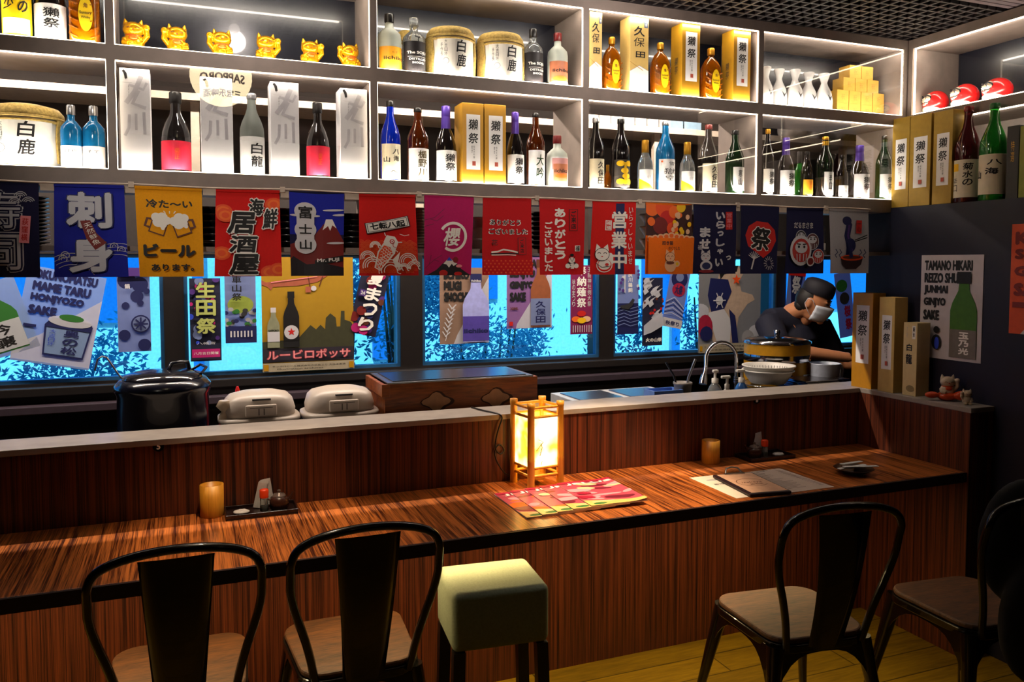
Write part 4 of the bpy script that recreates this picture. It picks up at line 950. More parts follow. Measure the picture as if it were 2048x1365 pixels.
BL = [(-52, 80, c_navy, 'navy banner with two large outlined white characters at the far left of the banner row', b_sushi),
 (110, 250, c_blue, 'bright blue banner with two bulky white characters, wave lines and a red ribbon', b_sashimi),
 (271, 405, c_yel, 'yellow banner with two foaming beer mugs', b_beer), (433, 560, c_red, 'red banner with black brush characters outlined white and orange clouds', b_izakaya),
 (579, 689, c_navy, 'banner showing a snow-capped dark red mountain under a blue sky', b_fuji), (719, 831, c_red, 'red banner with a leaping carp among white waves', b_carp),
 (849, 947, c_mag, 'magenta banner with one white character inside a brushed ring', b_sakura), (966, 1062, c_red2, 'plain red banner with two short black lines of writing', b_arig1),
 (1078, 1169, c_red2, 'red banner with two vertical lines of rounded white writing and a small seated figure', b_arig2), (1185, 1271, c_red, 'red banner with a navy stripe and a white waving cat', b_open),
 (1291, 1383, c_org, 'orange banner with a crowd pattern on top and a small beige cat', b_orange), (1387, 1471, c_navy, 'navy banner with grey rounded writing and a small red tag', b_welcome),
 (1481, 1557, c_navy, 'navy banner with a red round fan and small firework', b_fan), (1574, 1646, c_navy, 'navy banner with a group of red round dolls', b_daruma),
 (1659, 1737, c_gry, 'pale grey banner with noodles lifted from a bowl at the right end of the row', b_noodle)]
for k, (u0, u1, mt, lb, fn) in enumerate(BL): banner(u0, u1, mt, lb, fn, k)
# cord and clips
m_cord = mat('cord_pale', '#b8a898', .6); cd = thing('hanging_string', 'pale cord stretched under the shelf carrying the row of banners', 'cord', (0, YB, 1.806)); c = MB(); pts = []
for k in range(61):
    x = -1.2+k*(2.81+1.2)/60; pts.append((x, -.004, .002*math.sin(k*.9)+.003))
c.tube(pts, .0028, m_cord, 6); c.out('cord', cd)
for u in (263, 565, 838, 1073, 1279, 1475, 1652):
    x = atY(u, 400, YB).x; MB().box(x-.008, -.007, -.006, x+.008, .004, .012, m_cord).out('clip', cd, bevel=.001)
for k in range(len(BL)-1):
    a = atY(BL[k][1]+1, 400, YB).x; b = atY(BL[k+1][0]-1, 400, YB).x; MB().box(a, -.001, -.022, b, .001, -.002, m_cord).out('tab', cd)

# ================================================================ posters on the window panes
YPO = 3.975
def paper(n, col, t=.35): return mat('paper_'+n, col, .7, noise=.05, transl=t)
p_blue = paper('pale_blue', '#9ab8e8', .45); p_navy = paper('dark', '#20203c', .2); p_white = paper('white', '#dcdce4', .4); p_yel = paper('yellow', '#b88e1c', .25); p_tan = paper('tan', '#a0806c', .3)
p_vio = paper('violet', '#a070a8', .4); p_gry = paper('grey', '#8c8a8c', .3); p_mag = paper('magenta', '#8c2058', .3); p_sky = paper('sky', '#8898c8', .4)
def poster(cu, cv, wu, hv, mt, label, fn, rot=0, Y=YPO, name='poster'):
    p = atY(cu, cv, Y); k = dep(p)/FPX; W = wu*k*1.02; H = hv*k
    W = abs(atY(cu+wu/2, cv, Y).x-atY(cu-wu/2, cv, Y).x) if abs(rot) < .01 else W*1.06
    A = Art(W, H, .0006); A.rect(0, 0, 1, 1, mt, layer=0); fn(A); c, s = math.cos(rot), math.sin(rot)
    B = Art(W, H); B.rect(0, 0, 1, 1, mt, layer=0)
    f = lambda u, v, d: ((u-W/2)*c-(v-H/2)*s, -d, (u-W/2)*s+(v-H/2)*c)
    m = MB().art(A, f).art(B, lambda u, v, d: (lambda q: (q[0], .0008, q[2]))(f(u, v, 0)))
    return tag(m.out(name, None, p), label, 'poster')
def bot2(A, x, y0, y1, w, glass, lab=LGY, cap=DGY, l0=.03, l1=.42, txt=None, tm=BLK):
    h = y1-y0; k = 1
    prof = [(1, 0), (1, .55), (.85, .64), (.42, .78), (.36, .9)]
    P = [(x+w/2*a, y0+h*b) for a, b in prof]+[(x-w/2*a, y0+h*b) for a, b in reversed(prof)]
    A.poly(P[:5]+P[5:], glass); A.rect(x-w*.22, y0+h*.88, x+w*.22, y1, cap); A.rect(x-w*.5, y0+h*l0, x+w*.5, y0+h*l1, lab)
    if txt: A.vtext(txt, x, y0+h*(l1-.03), y0+h*(l0+.03), w*.5, tm, .02)
def po_mame(A):
    A.poly([(1, .75), (.3, .3), (0, .16), (0, 0), (1, 0)], p_white); A.rect(0, 0, 1, .02, p_blue)
    for i, (t, w) in enumerate((('OKUNOMATSU', .8), ('MAME TARU', .74), ('HONJYOZO', .68), ('SAKE', .36))): A.text(t, .1+w/2, .93-i*.125, w, .1, NVY, .07)
    A.rect(.08, .37, .24, .4, NVY); A.poly([(.38, .1), (.9, .1), (.95, .45), (.9, .5), (.42, .5), (.34, .42)], NVY); A.poly([(.4, .12), (.88, .12), (.92, .4), (.37, .4)], p_blue); A.ell(.65, .48, .28, .08, p_white, 20); A.ell(.66, .52, .16, .05, GRN, 16); A.line([(.36, .41), (.92, .41)], .03, NVY)
    A.vtext('奥の松', .7, .4, .13, .2, NVY, .03); A.vtext('大吉日坏', .46, .38, .2, .08, BLU)
poster(118, 637, 130, 190, p_blue, 'tilted pale blue poster with a sake barrel on the leftmost window', po_mame, rot=-.2)
def po_left(A): A.rect(0, 0, 1, 1, p_blue); bot2(A, .5, .05, .95, .7, GRN, p_white, NVY, .02, .45, '吟醸'); 
poster(-8, 640, 105, 150, p_blue, 'tilted poster with a green bottle cut by the left picture edge', po_left, rot=.3)
def po_veg(A):
    for x, y, r in ((.3, .85, .28), (.7, .8, .25), (.6, .66, .2), (.25, .55, .12), (.7, .58, .1), (.2, .2, .18), (.8, .08, .2), (.9, .72, .1)): A.ell(x, y, r, None, NVY, 20)
    A.ell(.7, .33, .3, None, NVY, 24); A.ell(.7, .33, .25, None, p_sky, 24)
    for k in range(8): a = k*PI/4; A.line([(.7, .33), (.7+.22*math.cos(a), .33+.22*math.sin(a)*A.W/A.H)], .05, NVY)
    A.text('鍋', .32, .78, .16, .06, LGY, .03); A.rect(0, .9, 1, 1, PUR)
poster(268, 620, 66, 168, p_sky, 'dark patterned vegetable poster at the right of the leftmost window', po_veg)
def po_ikuta(A):
    rr = random.Random(3)
    for _ in range(26): A.ell(rr.random(), rr.uniform(.2, 1), rr.uniform(.06, .16), None, rr.choice((BLU, PUR, NVY, p_sky, MAG)), 12)
    A.vtext('生田祭', .52, .97, .32, .7, BLK, .05); A.vtext('生田祭', .52, .97, .32, .64, mat('print_khaki', '#a8b060', .6), .03); A.rect(.05, .05, .95, .15, MAG); A.text('八月吉日開催', .5, .1, .8, .035, WHT); A.text('八幡宮', .5, .22, .6, .03, LGY)
poster(411, 640, 62, 166, p_navy, 'festival poster with three yellowish characters on dark blue, left in the second window', po_ikuta)
def po_yama(A):
    A.rect(0, .5, 1, 1, p_sky); A.ell(.5, .5, .42, .3, mat('print_moss', '#8a9a3c', .6), 24); rr = random.Random(5)
    for _ in range(26): A.ell(rr.random(), rr.uniform(.2, .45), .09, .07, rr.choice((DGY, GRY, NVY, GRN)), 10)
    A.rect(0, 0, 1, .22, NVY); A.vtext('御車山祭', .38, 1.0, .55, .3, BLK, .02)
    for k in range(7): A.rect(.15+k*.11, .08, .2+k*.11, .16, LGY)
poster(481, 610, 62, 152, p_sky, 'narrow festival poster with a vertical line of black characters beside the large yellow poster', po_yama)
def po_beer(A):
    A.poly([(.38, .28), (.52, .4), (.58, .36), (.63, .4), (.68, .36), (.69, .46), (.74, .5), (.8, .46), (.81, .38), (.85, .38), (.86, .52), (.9, .52), (.9, .44), (.97, .42), (1, .38), (1, .1), (0, .1), (0, .26)], mat('print_olive_dark', '#3a3a24', .6)); A.rect(0, .08, 1, .2, mat('print_dusk', '#2a2430', .6))
    A.poly([(.0, .8), (.05, .78), (.45, .82), (.72, .84), (.6, .78), (.4, .75), (.12, .74), (.1, .71), (.07, .74), (0, .76)], mat('print_rose_brown', '#a0543c', .6)); A.line([(.5, .83), (.52, .74)], .012, BRN); A.line([(.66, .83), (.62, .74)], .012, BRN); A.ell(.56, .725, .03, None, LGY, 12); A.rect(.47, .69, .53, .74, mat('print_rose_brown', '#a0543c', .6))
    A.line([(.1, .78), (.6, .83)], .008, PNK)
    def bt(x, y0, y1, w, g, l, lt):
        bot2(A, x, y0, y1, w, g, l, l, .12, .42); A.ell(x, y0+(y1-y0)*.27, w*.46, None, lt, 18); A.ell(x, y0+(y1-y0)*.27, w*.36, None, LGY, 18)
    bot2(A, .12, .21, .56, .13, mat('print_bottle_grey', '#8a8c70', .6), LGY, LGY, .15, .4); A.text('SAPPORO', .12, .36, .11, .018, BLK, .04)
    bt(.31, .21, .7, .17, BLK, BLK, LGY); x, y, r = .31, .345, .045
    A.poly([(x+(r if k % 2 == 0 else r*.42)*math.cos(PI/2+k*PI/5), y+(r if k % 2 == 0 else r*.42)*math.sin(PI/2+k*PI/5)*A.W/A.H) for k in range(10)], RED)
    A.text('ルービロポッサ', .5, .145, .92, .09, mat('print_neon_rose', '#c04a54', .6), .05); A.text('ルービロポッサ', .5, .145, .9, .08, mat('print_neon_core', '#f0a0a0', .6), .0)
    A.rect(0, 0, 1, .075, mat('print_kraft', '#a89c84', .6)); A.text('サッポロビール株式会社の広告より 大日本麦酒', .5, .045, .8, .016, BLK); A.text('Illustration archives', .4, .022, .5, .014, BLK); A.rect(.01, .01, .06, .065, GLD); A.rect(.94, .01, .99, .065, GLD)
poster(617, 628, 183, 226, p_yel, 'large yellow vintage poster with two bottles over a dark town silhouette', po_beer)
def po_natsu(A):
    rr = random.Random(8)
    for _ in range(20): A.ell(rr.random(), rr.random(), rr.uniform(.08, .18), None, rr.choice((BRN, DRD, NVY, PUR, MAG)), 12)
    A.vtext('夏まつり', .55, 1, .04, .55, WHT, .03, shear=.1); A.rect(.08, .58, .3, .68, PUR); A.text('24', .19, .63, .16, .06, LGY, .04)
poster(738, 606, 52, 130, p_navy, 'tilted dark festival poster with white lettering at the right of the second window', po_natsu, rot=-.24)
def po_iich(A):
    A.poly([(1, .88), (.35, .12), (.28, 0), (1, 0)], p_white); A.rect(0, 0, .0, .0, p_tan)
    for i, (t, w) in enumerate((('IICHIKO', .52), ('MUGI', .36), ('SHOCHU', .56))): A.text(t, .08+w/2, .91-i*.145, w, .125, BLK, .08)
    for k in range(7): A.line([(.1+.02*k, .1+.06*k), (.2+.02*k, .16+.06*k)], .02, LGY); A.line([(.12+.02*k, .1+.06*k), (.05+.02*k, .17+.06*k)], .02, LGY)
    A.line([(.1, .05), (.28, .5)], .012, LGY)
    bot2(A, .72, .02, .92, .54, mat('print_bottle_lilac', '#a0a4e0', .6), mat('print_label_indigo', '#4c3c98', .6), NVY, .02, .38); A.text('iichiko', .72, .17, .5, .06, NVY, .05); A.text('iichiko', .72, .83, .2, .03, LGY, .03)
poster(929, 612, 98, 152, p_tan, 'tan poster with a frosted lilac bottle in the middle window', po_iich)
def po_senj(A):
    A.poly([(1, .86), (.22, .06), (.2, 0), (1, 0)], p_white)
    for i, (t, w) in enumerate((('KUBOTA', .6), ('SENJYU', .56), ('GINJYO', .54), ('SAKE', .36))): A.text(t, .06+w/2, .91-i*.155, w, .13, BLK, .08)
    A.text('300ML', .16, .28, .18, .04, BRN, .04); A.rect(.05, .04, .13, .1, RED)
    bot2(A, .74, .02, .97, .44, mat('print_bottle_brown', '#8a4c2c', .6), p_sky, BRN, .02, .42, KUB, NVY)
poster(1059, 586, 90, 142, p_vio, 'violet poster with a brown bottle in the middle window', po_senj)
def po_nagi(A):
    A.vtext('奉納薙祭', .5, 1, .38, .42, WHT, .02); A.vtext('玉前神社例大祭', .85, .98, .4, .16, LGY); A.vtext('秋のまつり', .14, .8, .4, .14, LGY)
    for x, y, m in ((.5, .3, RED), (.25, .22, ORG), (.72, .22, SKN), (.5, .2, YEL)): A.ell(x, y, .2, .12, m, 14)
    for k in range(9): A.rect(.1+k*.1, .03, .13+k*.1, .13, LGY)
poster(1163, 600, 44, 138, p_mag, 'narrow dark red festival poster at the right of the middle window', po_nagi)
def po_naga(A):
    A.rect(0, 0, 1, .45, NVY); A.vtext('長良川鵜飼', .6, .98, .6, .2, WHT, .02); A.line([(.34, .6), (.34, .98)], .06, LGY)
    for k in range(6): A.line([(0, .38-k*.05), (.3, .41-k*.05), (.6, .37-k*.05), (1, .4-k*.05)], .03, p_sky)
    A.poly([(.1, .42), (.5, .44), (.7, .52), (.8, .5), (.7, .42), (.5, .36), (.15, .38)], DGY); rr = random.Random(2)
    for _ in range(12): A.ell(rr.choice((rr.uniform(0, .25), rr.uniform(.78, 1))), rr.uniform(.6, 1), .07, None, rr.choice((LGY, PUR)), 8)
poster(1256, 600, 42, 138, p_sky, 'blue water festival poster at the left of the fourth window', po_naga)
def po_fire(A):
    rr = random.Random(12)
    for _ in range(14): x, y = rr.random(), rr.uniform(.3, .95); A.poly([(x, y), (x+.2, y+.05), (x+.12, y+.1), (x+.3, y+.16), (x+.05, y+.12), (x-.1, y+.06)], p_white)
    for _ in range(12): A.ell(rr.random(), rr.uniform(.35, .7), .06, None, rr.choice((RED, BRN)), 8)
    A.poly([(0, .3), (.4, .4), (.9, .5), (1, .3), (.4, .2), (0, .16)], p_white); A.text('火の山祭', .5, .09, .8, .06, WHT, .03)
poster(1305, 624, 40, 136, p_navy, 'narrow poster of white flames on black in the fourth window', po_fire)
def po_tai(A):
    A.ell(.5, .85, .42, None, NVY, 22); A.ell(.5, .88, .2, None, p_sky, 18); A.ell(.55, .66, .34, .3, mat('print_crimson', '#a01838', .6), 20); A.text('大祭', .55, .66, .4, .16, NVY, .05)
    for k in range(7): A.line([(0, .42-k*.035), (.4, .52-k*.045), (1, .36-k*.03)], .04, NVY if k % 2 else p_white)
    A.rect(0, 0, 1, .15, LGY); A.text('秋祭り', .5, .07, .7, .08, NVY, .02)
poster(1352, 598, 42, 116, p_sky, 'slightly tilted poster with a crimson circle in the fourth window', po_tai, rot=-.2)
def po_lady(A):
    A.poly([(.36, 1), (.62, 1), (.7, .9), (.64, .82), (.68, .7), (.86, .66), (.9, .6), (.78, .55), (.64, .4), (.6, .2), (.62, .1), (.25, .1), (.12, .35), (.2, .6), (.3, .86)], mat('print_faded_beige', '#b8a08c', .6))
    A.poly([(.3, 1), (.62, 1), (.6, .93), (.4, .9), (.34, .84)], BLK); A.poly([(.18, .86), (.46, .84), (.52, .7), (.4, .5), (.2, .46), (.14, .66)], NVY); A.poly([(.14, .46), (.4, .5), (.52, .36), (.5, .1), (.3, .1)], LGY); A.poly([(.48, .5), (.58, .42), (.64, .1), (.54, .1)], NVY)
    A.ell(.02, .48, .14, .1, p_white, 16); A.ell(.1, .3, .12, .16, mat('print_crimson', '#a01838', .6), 16); A.ell(.12, .22, .1, None, NVY, 12); A.ell(.32, .6, .06, None, LGY, 8)
    for k in range(6): a = k*PI/3; A.line([(.32, .6), (.32+.1*math.cos(a), .6+.1*math.sin(a))], .014, LGY)
    A.ell(.9, .2, .12, None, p_white, 16); A.ell(.78, .16, .1, None, GRY, 14)
    x, y, r = .58, .84, .075; A.poly([(x+(r if k % 2 == 0 else r*.42)*math.cos(PI/2+k*PI/5), y+(r if k % 2 == 0 else r*.42)*math.sin(PI/2+k*PI/5)*A.W/A.H) for k in range(10)], OR2)
    A.rect(0, 0, 1, .1, mat('print_kraft', '#a89c84', .6)); A.text('サッポロビールの広告 昭和のポスター復刻版', .5, .065, .84, .022, BLK); A.text('大日本麦酒株式会社', .4, .03, .6, .02, BLK); A.rect(.01, .02, .05, .08, GLD)
poster(1460, 618, 124, 172, p_gry, 'grey vintage poster of a kimono figure with an orange star in the fourth window', po_lady)
def po_be1(A): A.poly([(.1, 1), (.9, 1), (.6, .3), (.4, .1)], NVY); A.text('祭', .5, .75, .5, .3, LGY, .04); A.rect(0, .9, 1, 1, RED)
poster(1590, 600, 40, 120, p_sky, 'poster partly hidden by the head of the cook at his left', po_be1, rot=-.08)
def po_be2(A):
    A.ell(.4, .8, .35, .3, GRN, 16); A.ell(.5, .6, .3, .3, DGY, 16); A.vtext('桜祭', .6, .5, .1, .4, mat('print_crimson', '#a01838', .6), .05)
poster(1690, 610, 38, 130, p_sky, 'poster with a green bush and red writing right of the head of the cook', po_be2, rot=.15)

# posters on the navy wall
def wposter(v0, v1, u0, u1, mt, label, fn):
    X = XD-.002; a = atX(u0, (v0+v1)/2, X); b = atX(u1, (v0+v1)/2, X); W = a.y-b.y; z1 = atX(u0, v0, X).z; z0 = atX(u0, v1, X).z; H = z1-z0
    A = Art(W, H, .0005); A.rect(0, 0, 1, 1, mt, layer=1); A.n = 2; fn(A)
    m = MB().box(0, 0, 0, .001, W, H, WHT).art(A, flat((0, W, 0), (0, -1, 0), (0, 0, 1), (-1, 0, 0)))
    tag(m.out('poster', None, (X, b.y, z0)), label, 'poster')
m_pp = mat('poster_paper', '#b8b0b4', .6, noise=.05)
def po_tama(A):
    for i, (t, w) in enumerate((('TAMANO HIKARI', .78), ('REIZO SHU', .56), ('JUNMAI', .4), ('GINJYO', .37), ('SAKE', .27))): A.text(t, .06+w/2, .9-i*.12, w, .1, BLK, .07)
    bot2(A, .72, .03, .84, .42, mat('print_bottle_green', '#3c6a1c', .6), mat('label_mottled', '#706860', .6), BLK, .0, .33); A.rect(.61, .73, .83, .84, BLK); A.vtext('玉乃光', .74, .28, .06, .16, WHT, .05)
    A.ell(.3, .16, .08, .11, BLK, 18); A.ell(.3, .28, .05, .05, BLK, 14); A.ell(.31, .15, .04, .09, BLU, 14)
wposter(511, 713, 1841, 1965, m_pp, 'white poster with a green bottle and bold black capitals on the navy wall', po_tama)
def po_kiku(A):
    A.poly([(.18, 0), (1, 0), (1, .6)], m_pp)
    for i, t in enumerate(('KIKU', 'SENJYO', 'GINJYO', 'SAKE')): A.text(t, .06+.17*len(t)/2, .87-i*.155, .17*len(t), .12, DRD, .06)
    A.rect(.05, .24, .35, .29, DRD); bot2(A, .75, .02, .9, .3, GRN, LGY, BLK)
wposter(449, 667, 2021, 2160, mat('poster_orange', '#c84a20', .6), 'orange poster cut by the right picture edge on the navy wall', po_kiku)
# ================================================================ things on the bar counter
m_bam = wood('bamboo', '#b07418', '#dc9830', 'Z', 6, .4, 4); m_bamd = mat('bamboo_inner', '#b88838', .6)
for u, v, w, vt, lb in ((425, 1037, 46, 963, 'left bamboo cup, beside the left condiment tray'), (1432, 930, 36, 874, 'right bamboo cup, between the lantern and the right condiment tray')):
    p = atZ(u, v, ZC); r = w/2*dep(p)/FPX; Yc = min(p.y+r, YP-r-.004); H = atY(u, vt+6, Yc).z-ZC
    t = tag(MB().lathe([(r*.96, 0), (r, .004), (r, H), (r*.86, H), (r*.84, .012), (0, .01)], m_bam, seg=32).out('bamboo_cup', None, (p.x, Yc, ZC)), lb, 'cup')
# paper lantern lamp of bamboo
m_paper = mat('lamp_paper', '#f8e8a0', .7, emit='#ffc850', es=2.6, transl=.4); 
nt = m_paper.node_tree; bs = nt.nodes['Principled BSDF']; nz = nt.nodes.new('ShaderNodeTexNoise'); nz.inputs['Scale'].default_value = 11; tc = nt.nodes.new('ShaderNodeTexCoord')
cr = nt.nodes.new('ShaderNodeValToRGB'); cr.color_ramp.elements[0].position = .38; cr.color_ramp.elements[0].color = (*lin('#d88a08'), 1); cr.color_ramp.elements[1].position = .56; cr.color_ramp.elements[1].color = (*lin('#fff0b8'), 1)
nt.links.new(tc.outputs['Object'], nz.inputs['Vector']); nt.links.new(nz.outputs['Fac'], cr.inputs[0]); nt.links.new(cr.outputs[0], bs.inputs['Emission Color'])
s = .125; R0 = math.radians(8); lamp = thing('bamboo_lamp', 'lit square bamboo and paper lamp standing on the counter beside the magazines', 'lamp', (1.145, 2.672, ZC), R0)
HT = .315
for i, (x, y) in enumerate(((0, 0), (s, 0), (0, s), (s, s))):
    MB().lathe([(.0135, 0), (.0135, .1), (.0142, .104), (.0135, .108), (.013, HT-.02), (.0145, HT-.015), (.0145, HT), (.009, HT), (.009, HT-.01)], m_bam, (x, y, 0), 16).out('post', lamp)
for z in (.045, .075, .262, .296):
    for a, b in (((0, 0), (s, 0)), ((s, 0), (s, s)), ((s, s), (0, s)), ((0, s), (0, 0))): MB().tube([(a[0], a[1], z), (b[0], b[1], z)], .0055, m_bam, 8).out('rail', lamp)
c = MB(); q = .004
for a in ((.012, -q/2, s-.012, q/2), (.012, s-q/2, s-.012, s+q/2), (-q/2, .012, q/2, s-.012), (s-q/2, .012, s+q/2, s-.012)): c.box(a[0], a[1], .078, a[2], a[3], .26, m_paper)
c.out('paper_shade', lamp)
c = MB(); m_ink = mat('painted_green', '#3c4a10', .6)
c.tube([(.02, -.004, .14), (.05, -.004, .17), (.03, -.004, .18)], .0014, m_ink, 5); c.tube([(.035, -.004, .12), (.045, -.004, .15), (.04, -.004, .165)], .0014, m_ink, 5); c.tube([(.045, -.004, .1), (.04, -.004, .085)], .001, m_ink, 5); c.out('painted_plant', lamp)
MB().lathe([(.012, .08), (.022, .13), (.022, .2), (.01, .235)], mat('bulb', '#fff0c0', .5, emit='#ffd890', es=8), (s/2, s/2, 0)).out('bulb', lamp)
MB().lathe([(.03, .02), (.03, .035), (.012, .04), (.012, .08)], m_bamd, (s/2, s/2, 0)).out('socket', lamp)
for x, y in ((.004, .004),): MB().box(.01, .01, .288, s-.01, s-.01, .29, thin_glass('lamp_top_film', (1, .9, .6), .1)).out('top_sheet', lamp)
m_cable = mat('cable_black', '#0e0c0c', .4)
p = atY(1012, 822, YP); cp = [(1.15, 2.80, ZC+.004), (1.09, 2.806, ZC+.03), (1.05, 2.812, .86), (1.075, 2.813, .9), (1.1, 2.813, .87), (1.08, 2.812, .85), (1.055, 2.811, .88), (1.07, 2.81, .95), (1.09, 2.808, ZL-.01), (1.075, 2.815, ZL+.004), (1.04, 2.9, ZL+.004), (1.02, 3.01, ZL+.003)]
c = MB(); pts = []
for i in range(len(cp)-1):
    for k in range(4):
        a = Vector(cp[i]); b = Vector(cp[i+1]); pts.append(a.lerp(b, k/4))
for _ in range(3): pts = [pts[0]]+[(pts[i-1]+pts[i]*2+pts[i+1])/4 for i in range(1, len(pts)-1)]+[pts[-1]]
tag(MB().tube(pts, .003, m_cable, 6).out('cable'), 'thin black cable looping over the ledge left of the bamboo lamp', 'cable')

# magazines fanned out
def mag_art(A, k):
    rr = random.Random(k); A.rect(0, 0, 1, 1, mat('cover_rose', '#b8485a', .35)); 
    for _ in range(16): A.ell(rr.random(), rr.uniform(.2, .85), rr.uniform(.1, .28), rr.uniform(.04, .1), rr.choice((PNK, mat('cover_crimson', '#a01c38', .35), SKN, mat('cover_wine', '#701c30', .35), ORG if k < 3 else PNK)), 14, rot=rr.uniform(-.4, .4))
    A.poly([(0, 0), (1, 0), (1, .08), (.3, .16), (0, .22)], mat('cover_cream', '#e0b868', .35)); A.ell(.2, .06, .12, .05, GRN, 10); A.rect(0, .93, 1, 1, mat('cover_crimson', '#a01c38', .35)); A.text('JPLUS', .54, .885, .86, .09, WHT, .05); A.rect(.1, .12, .5, .13, WHT)
m_mag = mat('magazine_pages', '#d8d0c8', .5)
for k in range(5):
    x = .998+(.0, .055, .11, .165, .232)[k]; t = thing('magazine', 'glossy rose-coloured magazine, %s in the fan from the left' % words[k], 'magazine', (x, 2.362, ZC+.0003+k*.0032), -.03*k/4, 'fanned magazines')
    MB().box(0, 0, 0, .21, .296, .003, m_mag).out('pages', t); A = Art(.21, .296, .0001); mag_art(A, k)
    if k == 4:
        f = lambda u, v, d: (u, v, .003+d+max(0, u-.15)**2*2.2*(1-v*1.5))
        MB().art(A, f, du=.02, dv=.05).out('cover', t)
    else: MB().art(A, lambda u, v, d: (u, v, .003+d)).out('cover', t)

# condiment trays
m_tray = mat('tray_lacquer', '#1c0c0c', .3, coat=.3, noise=.05); m_pot = mat('soy_pot_brown', '#3a2018', .25, noise=.1); m_tis = mat('tissue_white', '#c8c4c4', .6, bump=.6, nscale=60); m_redcap = mat('cap_orange_red', '#d83c10', .4)
def condiments(x, y, side, rot, mir):
    t = thing('condiment_tray', 'dark lacquer tray of condiments, the %s one on the counter' % side, 'tray', (x, y, ZC), rot); w, d = .225, .115; c = MB()
    c.box(0, 0, 0, w, d, .005, m_tray)
    for a in ((0, 0, w, .005), (0, d-.005, w, d), (0, .005, .005, d-.005), (w-.005, .005, w, d-.005)): c.box(a[0], a[1], .005, a[2], a[3], .016, m_tray)
    c.out('tray', t, bevel=.0015)
    R = Matrix.Rotation(rot, 3, 'Z')
    def at(px, py): return Vector((x, y, ZC+.0052))+R @ Vector((px if not mir else w-px, py, 0))
    o = thing('soy_sauce_pot', 'small brown lidded sauce pot on the %s tray' % side, 'pot', at(.17, .055), 0 if not mir else PI)
    MB().lathe([(.025, 0), (.031, .01), (.032, .03), (.027, .042), (.02, .045)], m_pot).out('pot_body', o); MB().lathe([(.022, .045), (.018, .052), (.006, .055), (.005, .06), (.007, .064), (0, .067)], mat('pot_lid', '#6a5c58', .2, .3)).out('lid', o); MB().tube([(.028, 0, .03), (.04, 0, .042), (.047, 0, .055)], [.006, .005, .004], m_pot, 8).out('spout', o)
    MB().tube([(-.028, 0, .035), (-.042, 0, .036), (-.044, 0, .02), (-.03, 0, .014)], .0035, m_pot, 8).out('handle', o)
    o = thing('spice_shaker', 'glass spice shaker with orange-red cap on the %s tray' % side, 'shaker', at(.122, .05))
    MB().lathe([(.012, 0), (.014, .004), (.013, .045), (.012, .048)], g_clear).out('shaker_body', o); MB().lathe([(.0145, .046), (.0145, .07), (.012, .073), (0, .074)], m_redcap).out('cap', o); MB().lathe([(.0115, .003), (.0115, .02)], mat('spice', '#b89070', .8)).out('spice', o)
    o = thing('toothpick_sleeve', 'standing folded white napkin bundle on the %s tray' % side, 'napkin', at(.125, .088)); c = MB()
    for k in range(5): c.obox((.006*k-.012, .003*k-.004, .045+.002*k), (.03, .0015, .085), Matrix.Rotation(.22-.09*k, 3, 'Y'), m_tis)
    c.out('napkin', o)
    a = at(.05, .05); c = MB(); rr = random.Random(1)
    for k in range(7): an = k*.9; c.ell((.013*math.cos(an), .01*math.sin(an), .006), (.014, .012, .006), m_tis, 10, 8)
    o = c.out('wrapped_sweet', None, a, remesh=.0025, smooth=1); tag(o, 'crumpled white wrapper in a small heap on the %s tray' % side, 'wrapper')
condiments(.102, 2.697, 'left', 0, False)
condiments(2.145, 2.7, 'right', .0, True)

# menus
m_sheet = mat('menu_paper', '#b8a498', .6, noise=.05); m_sheet2 = mat('menu_paper_white', '#d0c4b4', .6, noise=.05); m_leath = mat('leather_dark', '#241018', .45, bump=.3)
def sheet(name, x, y, z, w, h, rot, mt, label, fn, cat_='menu'):
    A = Art(w, h, .00015); fn(A); c = MB().box(0, 0, 0, w, h, .0006, mt).art(A, lambda u, v, d: (u, v, .0006+d)); return tag(c.out(name, None, (x, y, z), rot), label, cat_)
def lines(A):
    A.text('MENU  お品書き', .4, .95, .5, .025, BLK, .02); rr = random.Random(3)
    for k in range(17): y = .9-k*.05; A.line([(.08, y), (.08+rr.uniform(.25, .5), y)], .012, DGY); A.line([(.78, y), (.9, y)], .012, DGY)
sheet('menu_sheet', 1.985, 2.29, ZC+.0004, .205, .295, 0, m_sheet, 'printed menu sheet lying right of the dark menu folder', lines)
sheet('menu_sheet', 1.765, 2.302, ZC+.0004, .205, .295, -.02, m_sheet2, 'pale menu sheet peeping out left under the dark menu folder', lambda A: (A.ell(.3, .8, .12, .05, GRY), A.text('居酒屋', .3, .6, .3, .06, DGY)))
md = thing('menu_folder', 'dark leather menu clipboard with a pale logo card and metal clip', 'menu', (1.815, 2.292, ZC+.0022), -.13)
MB().box(0, 0, 0, .165, .27, .012, m_leath).out('cover', md, bevel=.004)
A = Art(.145, .25, .0002); A.rect(0, 0, 1, 1, mat('logo_card', '#c89c80', .6), layer=0); A.arc(.52, .5, .4, .018, BRN, .3, 5.6, 26, ry=.34); A.text('izakaya', .52, .5, .56, .1, BRN, .01, shear=.3); A.text('居酒屋', .55, .4, .36, .06, BRN)
MB().art(A, lambda u, v, d: (.012+u, .01+v, .0124+d)).out('logo_card', md)
c = MB().tube([(.05, .262, .014), (.06, .275, .03), (.085, .28, .034), (.11, .275, .03), (.12, .262, .014)], .003, m_steel, 8).box(.045, .25, .012, .125, .264, .017, m_steel); c.out('clip', md)

